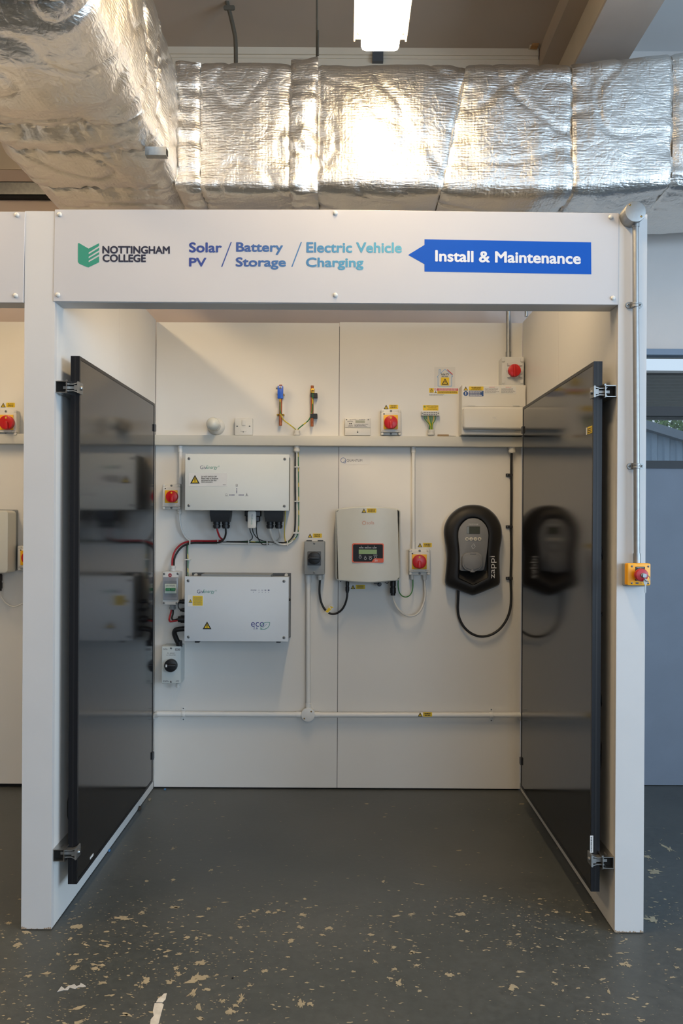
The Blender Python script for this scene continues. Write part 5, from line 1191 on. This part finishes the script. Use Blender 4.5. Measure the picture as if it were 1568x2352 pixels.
# ================================================================== EV CHARGER
ev = wthing('vehicle_charger', 'black rounded vehicle charger with a grey centre plate', 'charger', 1086, 1366)
z8 = lambda a, c: (980+a/6.533, 1130+c/6.533)
def sm_outline(pts, n=5, corners=()):
    q = [Vector((a, c)) for a, c in pts]; N = len(q); out = []
    for i in range(N):
        a, b_, c, d = q[i-1], q[i], q[(i+1) % N], q[(i+2) % N]
        for k in range(n):
            t_ = k/n; out.append(0.5*((2*b_)+(c-a)*t_+(2*a-5*b_+4*c-d)*t_*t_+(3*b_-a-3*c+d)*t_**3))
    return [z8(p.x, p.y) for p in out]
outer = sm_outline([(690, 190), (820, 205), (940, 262), (1040, 360), (1105, 480), (1127, 600), (1122, 720), (1098, 860), (1090, 1000), (1094, 1180), (1100, 1330), (1092, 1380), (1060, 1410), (900, 1478), (730, 1545), (690, 1552), (650, 1545), (480, 1480), (320, 1420), (280, 1388), (268, 1335), (282, 1180), (294, 1000), (290, 860), (264, 720), (250, 600), (270, 480), (335, 360), (440, 262), (560, 205)])
inner = sm_outline([(695, 378), (780, 395), (850, 445), (905, 525), (930, 620), (925, 740), (917, 880), (915, 1000), (915, 1150), (915, 1265), (905, 1290), (815, 1335), (720, 1388), (695, 1395), (670, 1388), (580, 1345), (490, 1305), (478, 1280), (482, 1150), (487, 1000), (480, 880), (467, 740), (462, 620), (485, 525), (540, 445), (610, 395)])
# resample both to the same count by angle index for a ring-shaped body
def resample(pts, n):
    q = [Vector(p) for p in pts]; q.append(q[0]); ls = [0]
    for i in range(1, len(q)): ls.append(ls[-1]+(q[i]-q[i-1]).length)
    out = []; j = 0
    for k in range(n):
        s_ = ls[-1]*k/n
        while ls[j+1] < s_: j += 1
        t_ = (s_-ls[j])/(ls[j+1]-ls[j]); out.append(tuple(q[j].lerp(q[j+1], t_)))
    return out
N = 96; oo = resample(outer, N); ii = resample(inner, N)
EDp = 0.115
def lay(pp, d, scale=1.0, c=(1085, 1258)):
    return [P3(c[0]+(a-c[0])*scale, c[1]+(b_-c[1])*scale, YB-d) for a, b_ in pp]
mixp = lambda t_: [(a[0]+(c[0]-a[0])*t_, a[1]+(c[1]-a[1])*t_) for a, c in zip(oo, ii)]
M().rings([lay(oo, 0.0005, 0.985), lay(oo, 0.05, 1.0), lay(oo, 0.056, 0.998)], True, True).build('back_shell', rim_grey, ev, 40)
body = M().rings([lay(mixp(0.05), 0.0555), lay(mixp(0.06), 0.068), lay(mixp(0.14), 0.083), lay(mixp(0.35), 0.097), lay(mixp(0.65), 0.105), lay(mixp(0.9), 0.108), lay(mixp(0.98), 0.106), lay(ii, 0.100), lay(ii, 0.062)], False, False)
body.build('front_shell', char_pl, ev, 50)
M().poly([(a, c) for a, c in resample(inner, 48)], 0.066, 0.008).build('recess', char_pl, ev, 40)
lg = [P3(*z8(a, c), YB-d_) for a, c, d_ in ((487, 1180, 0.0665), (695, 1180, 0.0665), (905, 1180, 0.0665), (912, 1284, 0.0985), (695, 1390, 0.0995), (481, 1288, 0.0985))]
M().add(lg+[(x, YB-0.066, z) for x, y, z in lg], [(0, 1, 4, 5), (1, 2, 3, 4), (6, 11, 10, 7), (7, 10, 9, 8)]+[(k, (k+1) % 6, 6+(k+1) % 6, 6+k) for k in range(6)]).build('recess_ledge', char_pl, ev, 20)
fp = sm_outline([(695, 392), (780, 408), (850, 458), (903, 535), (926, 625), (922, 740), (908, 870), (888, 1000), (868, 1120), (852, 1170), (800, 1184), (690, 1188), (560, 1186), (505, 1178), (492, 1150), (494, 1000), (488, 870), (474, 740), (470, 625), (490, 535), (545, 458), (610, 408)], 4)
M().poly(fp, 0.104, 0.040, bev=0.004).build('centre_plate', silver_pl, ev, 40)
e = 0.1046
lettering('myenergi', *z8(627, 470), *z8(770, 497), e, pale, ev)
a, c = z8(598, 517), z8(797, 630); p = M().plate(a[0], a[1], c[0], c[1], e+0.0004, 0.0008, r=1.2).build('display', lcd_dark, ev, 0)
a, c = z8(600, 520), z8(634, 627); M().plate(a[0], a[1], c[0], c[1], e+0.0008, 0.0006, r=0.8).build('display_edge', mat('display_grey', '#6e6f66', 0.3), p, 0)
for k, xx in enumerate((603, 665, 729, 791)):
    cx, cy = z8(xx, 706); bb = M().disc(cx, cy, 4.1, e+0.0016, 0.002, bev=0.0006).build('button', mat('button_cream', '#c9c5b6', 0.4), ev, 40); d_ = e+0.0022; q = M()
    if k == 0:
        for s_ in (-1.4, 0, 1.4): q.plate(cx-1.8, cy+s_-0.4, cx+1.8, cy+s_+0.4, d_, 0.0004)
    elif k == 3: q.plate(cx-2, cy-0.7, cx+2, cy+0.7, d_, 0.0004).plate(cx-0.7, cy-2, cx+0.7, cy+2, d_, 0.0004)
    else:
        s_ = 1 if k == 1 else -1; q.poly([(cx-2, cy+1.6*s_), (cx, cy-1.8*s_), (cx+2, cy+1.6*s_), (cx+0.9, cy+1.6*s_), (cx, cy-0.2*s_), (cx-0.9, cy+1.6*s_)], d_, 0.0004)
    q.build('button_symbol', dk_grey, bb, 0)
bl = [(702, 777), (667, 815), (672, 825), (690, 828), (677, 838), (690, 856), (727, 818), (722, 806), (703, 803), (718, 792)]
q = M()
for i in range(len(bl)):
    a, c = Vector(z8(*bl[i])), Vector(z8(*bl[(i+1) % len(bl)])); n_ = (c-a).normalized(); n_ = Vector((-n_.y, n_.x))*0.35
    q.poly([tuple(a+n_), tuple(c+n_), tuple(c-n_), tuple(a-n_)], e+0.0004, 0.0004)
q.build('bolt_logo', pale, ev, 0)
cap = [(600, 912), (770, 912), (815, 935), (838, 985), (836, 1105), (800, 1165), (715, 1200), (690, 1210), (665, 1200), (570, 1165), (532, 1105), (530, 985), (555, 935)]
sc_ = M().poly([z8(*p_) for p_ in cap], 0.128, 0.03, bev=0.004).build('socket_flap', silver_pl, ev, 40)
cap2 = [(690+(a-690)*0.86, 1055+(c-1055)*0.78) for a, c in cap]
M().poly([z8(*p_) for p_ in cap2], 0.131, 0.004, bev=0.002).build('flap_panel', silver_pl, sc_, 40)
a, c = z8(648, 905), z8(735, 945); M().plate(a[0], a[1], c[0], c[1], 0.132, 0.006, r=0.8, bev=0.001).build('flap_hinge', silver_pl, sc_, 40)
a = [z8(*q_) for q_ in ((680, 1150), (655, 1205), (720, 1205))]; M().poly(a, 0.134, 0.006, bev=0.001).build('finger_tab', silver_pl, sc_, 40)
lettering('zappi', *z8(942, 960), *z8(1044, 1296), 0.107, pale, ev, rot=90)
evc = cable('thick black cable looping under the charger up to trunking', [(1053, 1345, 0.04), (1052, 1372, 0.035), (1051, 1400, 0.03), (1055, 1421, 0.028), (1066, 1441, 0.026), (1084, 1456, 0.025), (1105, 1462, 0.025), (1127, 1458, 0.024), (1147, 1445, 0.022), (1162, 1425, 0.02), (1171, 1400, 0.018), (1173.5, 1370, 0.014), (1172.5, 1329, 0.012), (1174, 1270, 0.012), (1173.5, 1210, 0.012), (1174, 1140, 0.013), (1173.8, 1080, 0.018), (1174.5, 1036, 0.027)], 0.0062, black_rub, n=12)
for yy in (1091, 1210, 1328.5):
    c_ = M().plate(1161.8, yy-3.3, 1169.5, yy+3.3, 0.008, 0.0075, r=0.6).plate(1168.5, yy-3.3, 1177.5, yy+3.3, 0.022, 0.0215, r=1.2, bev=0.002).build('cable_clip', black_pl, evc, 40); screw(evc, 1165.5, yy, 1.5, 0.008)

# ================================================================== STEEL CONDUIT, STOP BUTTON ON THE RIGHT POST
sp_ = thing('steel_conduit', 'galvanised steel conduit running down the right post', 'conduit', P3(1461, 1293, YF-0.02))
M().pipe([(1459, 505, 0.02), (1459.5, 700, 0.02), (1461.5, 1070, 0.02), (1462, 1295, 0.02)], 0.0098, YP=YF, n=16, smooth=0).build('tube', bright_steel, sp_, 60)
M().pipe([(1458.9, 505, 0.02), (1459, 522, 0.02)], 0.0118, YP=YF, n=16, smooth=0).build('coupler', bright_steel, sp_, 60)
M().pipe([(1461.8, 1271, 0.02), (1462, 1295, 0.02)], 0.0116, YP=YF, n=16, smooth=0).build('coupler', bright_steel, sp_, 60)
for cx, cy in ((1456, 700.5), (1459.5, 1070.6)):
    M().plate(cx-19.5, cy-7, cx+19.5, cy+7, 0.006, 0.0055, r=6.8, YP=YF).build('saddle_base', bright_steel, sp_, 40)
    x, z = P(cx+1.8, cy, YF-0.02); M().lathe((x, YF-0.02, z-0.008), [(0.0102, 0), (0.0118, 0.001), (0.0118, 0.005), (0.0108, 0.006), (0.0108, 0.010), (0.0118, 0.011), (0.0118, 0.015), (0.0102, 0.016)], 'Z', 16).build('saddle_strap', bright_steel, sp_, 40)
    for s_ in (-14, 14): screw(sp_, cx+s_, cy, 3, 0.006, YP=YF, m=steel)
rb = thing('round_steel_box', 'round galvanised conduit box at the top of the right post', 'junction box', P3(1459, 510, YF))
M().disc(1458.5, 486, 24.5, 0.046, 0.0455, bev=0.002, YP=YF).build('box', bright_steel, rb, 40); M().disc(1459.5, 485.5, 23.8, 0.050, 0.004, bev=0.0015, YP=YF).build('lid', bright_steel, rb, 40)
screw(rb, 1447, 470.5, 2.4, 0.050, YP=YF, m=brass); screw(rb, 1472.5, 497, 2.4, 0.050, YP=YF, m=brass)
es = thing('emergency_stop', 'yellow emergency stop station with red button and key', 'stop button', P3(1466, 1345, YF))
M().plate(1437.5, 1294.5, 1491.5, 1347, 0.035, 0.0345, r=3, bev=0.002, YP=YF).build('grey_base', mid_grey, es, 40)
M().plate(1440.5, 1294, 1494, 1345, 0.058, 0.024, r=3.5, bev=0.003, YP=YF).build('yellow_cover', yel_estop, es, 40)
p = M().plate(1458.6, 1301.5, 1480.5, 1334, 0.0588, 0.0008, YP=YF).build('black_plate', ink, es, 0)
lettering('EMERGENCY', 1461.5, 1302.8, 1478.5, 1305.2, 0.0594, pale, p, YP=YF, bold=0.02); lettering('STOP', 1465.5, 1306, 1474.5, 1308.2, 0.0594, pale, p, YP=YF, bold=0.02)
for xx, yy in ((1450.8, 1300.5), (1488.5, 1300.8), (1450.5, 1339), (1488.3, 1339.5)): screw(es, xx, yy, 2.6, 0.058, YP=YF)
M().plate(1459.5, 1337.5, 1466, 1341, 0.0588, 0.0006, YP=YF).build('maker_mark', dk_grey, es, 0); lettering('CE', 1469.5, 1337.8, 1475, 1341, 0.059, brown_m, es, YP=YF)
xk, zk = P(1475.5, 1321.5, YF-0.095); 
kb = M().lathe((xk, YF-0.058, zk), [(0.0130, 0), (0.0130, -0.012), (0.0195, -0.016), (0.0205, -0.021), (0.0205, -0.029), (0.0185, -0.034), (0.010, -0.036)], 'Y', 28).build('mushroom_button', mat('button_red', '#b3202c', 0.4), es, 40)
M().lathe((xk+0.001, YF-0.094, zk), [(0.0075, 0), (0.0075, -0.003), (0.006, -0.004)], 'Y', 18).build('key_cylinder', steel, kb, 40)
ky = YF-0.101
kq = thing('key', 'small steel key hanging from the emergency stop lock', 'key', (xk+0.006, ky, zk-0.06), 'keys in the stop button')
M().prism(rr(xk-0.003, zk-0.006, xk+0.009, zk+0.005, 0.003), ky-0.004, ky+0.006).build('lock_key', steel, kq, 40)
rp = [(xk+0.011+0.008*math.cos(a), ky-0.003+0.002*math.sin(a), zk-0.009+0.009*math.sin(a)) for a in [math.pi*2*k/14 for k in range(15)]]
M().tube(rp, 0.0012, 6, 2).build('key_ring', bright_steel, kq)
x, z = P(1481.5, 1335, ky)
M().prism([(x-0.0065, z), (x-0.005, z+0.006), (x, z+0.008), (x+0.005, z+0.006), (x+0.0065, z), (x+0.0045, z-0.009), (x+0.002, z-0.011), (x+0.002, z-0.034), (x, z-0.037), (x-0.002, z-0.034), (x-0.0015, z-0.028), (x-0.003, z-0.025), (x-0.002, z-0.011), (x-0.0045, z-0.009)], ky-0.002, ky).build('hanging_key', bright_steel, kq, 0)
# steel conduit over the consumer unit
c9 = conduit('galvanised steel conduit rising above the consumer unit', 1162, 1172, 690, 822, ((808, 822),), m=bright_steel, d=0.03, group='steel conduits')
conduit('short steel conduit end behind the header at right', 1204.5, 1211.5, 600, 727, (), m=steel, d=0.0, group='steel conduits', YP=YB+0.035)

# ================================================================== NEIGHBOURING BAY (left edge)
nv = wthing('solar_inverter', 'pale inverter cut off at the left edge of the view', 'inverter', -40, 1318)
M().plate(-110, 1172, 18, 1316, 0.14, 0.09, r=8, bev=0.006).build('case', solis_m, nv, 40)
M().plate(-100, 1170, 30, 1312, 0.06, 0.0595, r=3, bev=0.002).build('heat_sink', mid_grey, nv, 40)
M().plate(28, 1199, 31.5, 1225, 0.065, 0.02).build('side_latch', grey_pl, nv, 0)
gland(nv, -9, 1318, 5.5, 1357, 0.075, black_pl)
cable('white cable sagging in the neighbouring bay at left edge', [(-2, 1355, 0.075), (3, 1372, 0.07), (14, 1386, 0.06), (30, 1393.5, 0.05), (48, 1388, 0.04), (66, 1372, 0.03), (72, 1345, 0.026), (73, 1311, 0.025)], 0.0036, white_cab)

# ================================================================== LITTER ON THE FLOOR
def scrap(label, px, py, w_, h_, m, name='scrap', cat='scrap', th=0.002, sides=7):
    X, Y = FP(px, py); pts = []; s = Y/F
    for k in range(sides):
        a = 2*math.pi*k/sides; q_ = random.uniform(0.6, 1.2); pts.append((X+w_*s*q_*math.cos(a), Y+h_*Y*Y/(F*EYE)*q_*math.sin(a)))
    top_ = [(x, y, 0.001+th*random.uniform(0.6, 1.6)) for x, y in pts]; mm = M(); mm.rings([[(x, y, 0.0006) for x, y in pts], top_]); return mm.build(name, m, None, 0, label=label, cat=cat, group='litter on the floor')
scrap('brown scrap beside the rear corner of the left panel', 343, 1838, 4, 2, mat('dusty_scrap', '#8d7f6b', 0.9), th=0.005)
scrap('dark splinter at the foot of the left partition', 321, 1859, 3, 3, mat('dark_wood', '#4b3a2b', 0.8), th=0.008)
scrap('blue plastic scrap by the foot of the left partition', 251, 1955, 2.5, 2, mat('blue_scrap', '#4a7fb0', 0.5), th=0.004)
scrap('tiny blue scrap against the bay back wall', 379, 1814.5, 2.5, 1, mat('blue_scrap', '#4a7fb0', 0.5), th=0.004)
scrap('black crumb on the bare floor at centre', 534, 2248, 2.5, 1.5, black_pl)
tp = M(); 
def fpoly(mm, pts, z=0.001):
    v = [(*FP(a, c), z) for a, c in pts]; mm.add([(x, y, 0.0004) for x, y, _ in v]+v, [tuple(range(len(v))), tuple(range(2*len(v)-1, len(v)-1, -1))]+[(k, (k+1) % len(v), len(v)+(k+1) % len(v), len(v)+k) for k in range(len(v))]); return mm
tpm = mat('worn_white_tape', '#cfcac0', 0.7, var=0.15, vscale=40)
t = thing('tape_strip', 'worn white tape remnant on the near floor', 'tape', (*FP(365, 2320), 0), 'floor markings')
fpoly(M(), [(376, 2283), (383, 2282), (380, 2296), (373, 2303), (358, 2303), (363, 2294), (371, 2289)]).build('tape_piece', tpm, t, 0)
fpoly(M(), [(355, 2305), (372, 2305), (376, 2308), (370, 2328), (364, 2352), (344, 2356), (346, 2342), (353, 2334), (351, 2322)]).build('tape_piece', tpm, t, 0)
t = thing('tape_scrap', 'grey tape offcut with half-round cutouts on floor', 'tape', (*FP(165, 2268), 0), 'floor markings')
fpoly(M(), [(131, 2279), (141, 2266), (149, 2272), (157, 2265), (171, 2261), (176, 2266), (184, 2262), (185, 2258), (196, 2264), (197, 2267), (180, 2268), (172, 2272), (160, 2269), (156, 2275), (146, 2275)]).build('tape_piece', mat('grey_tape', '#b7b9ba', 0.6), t, 0)
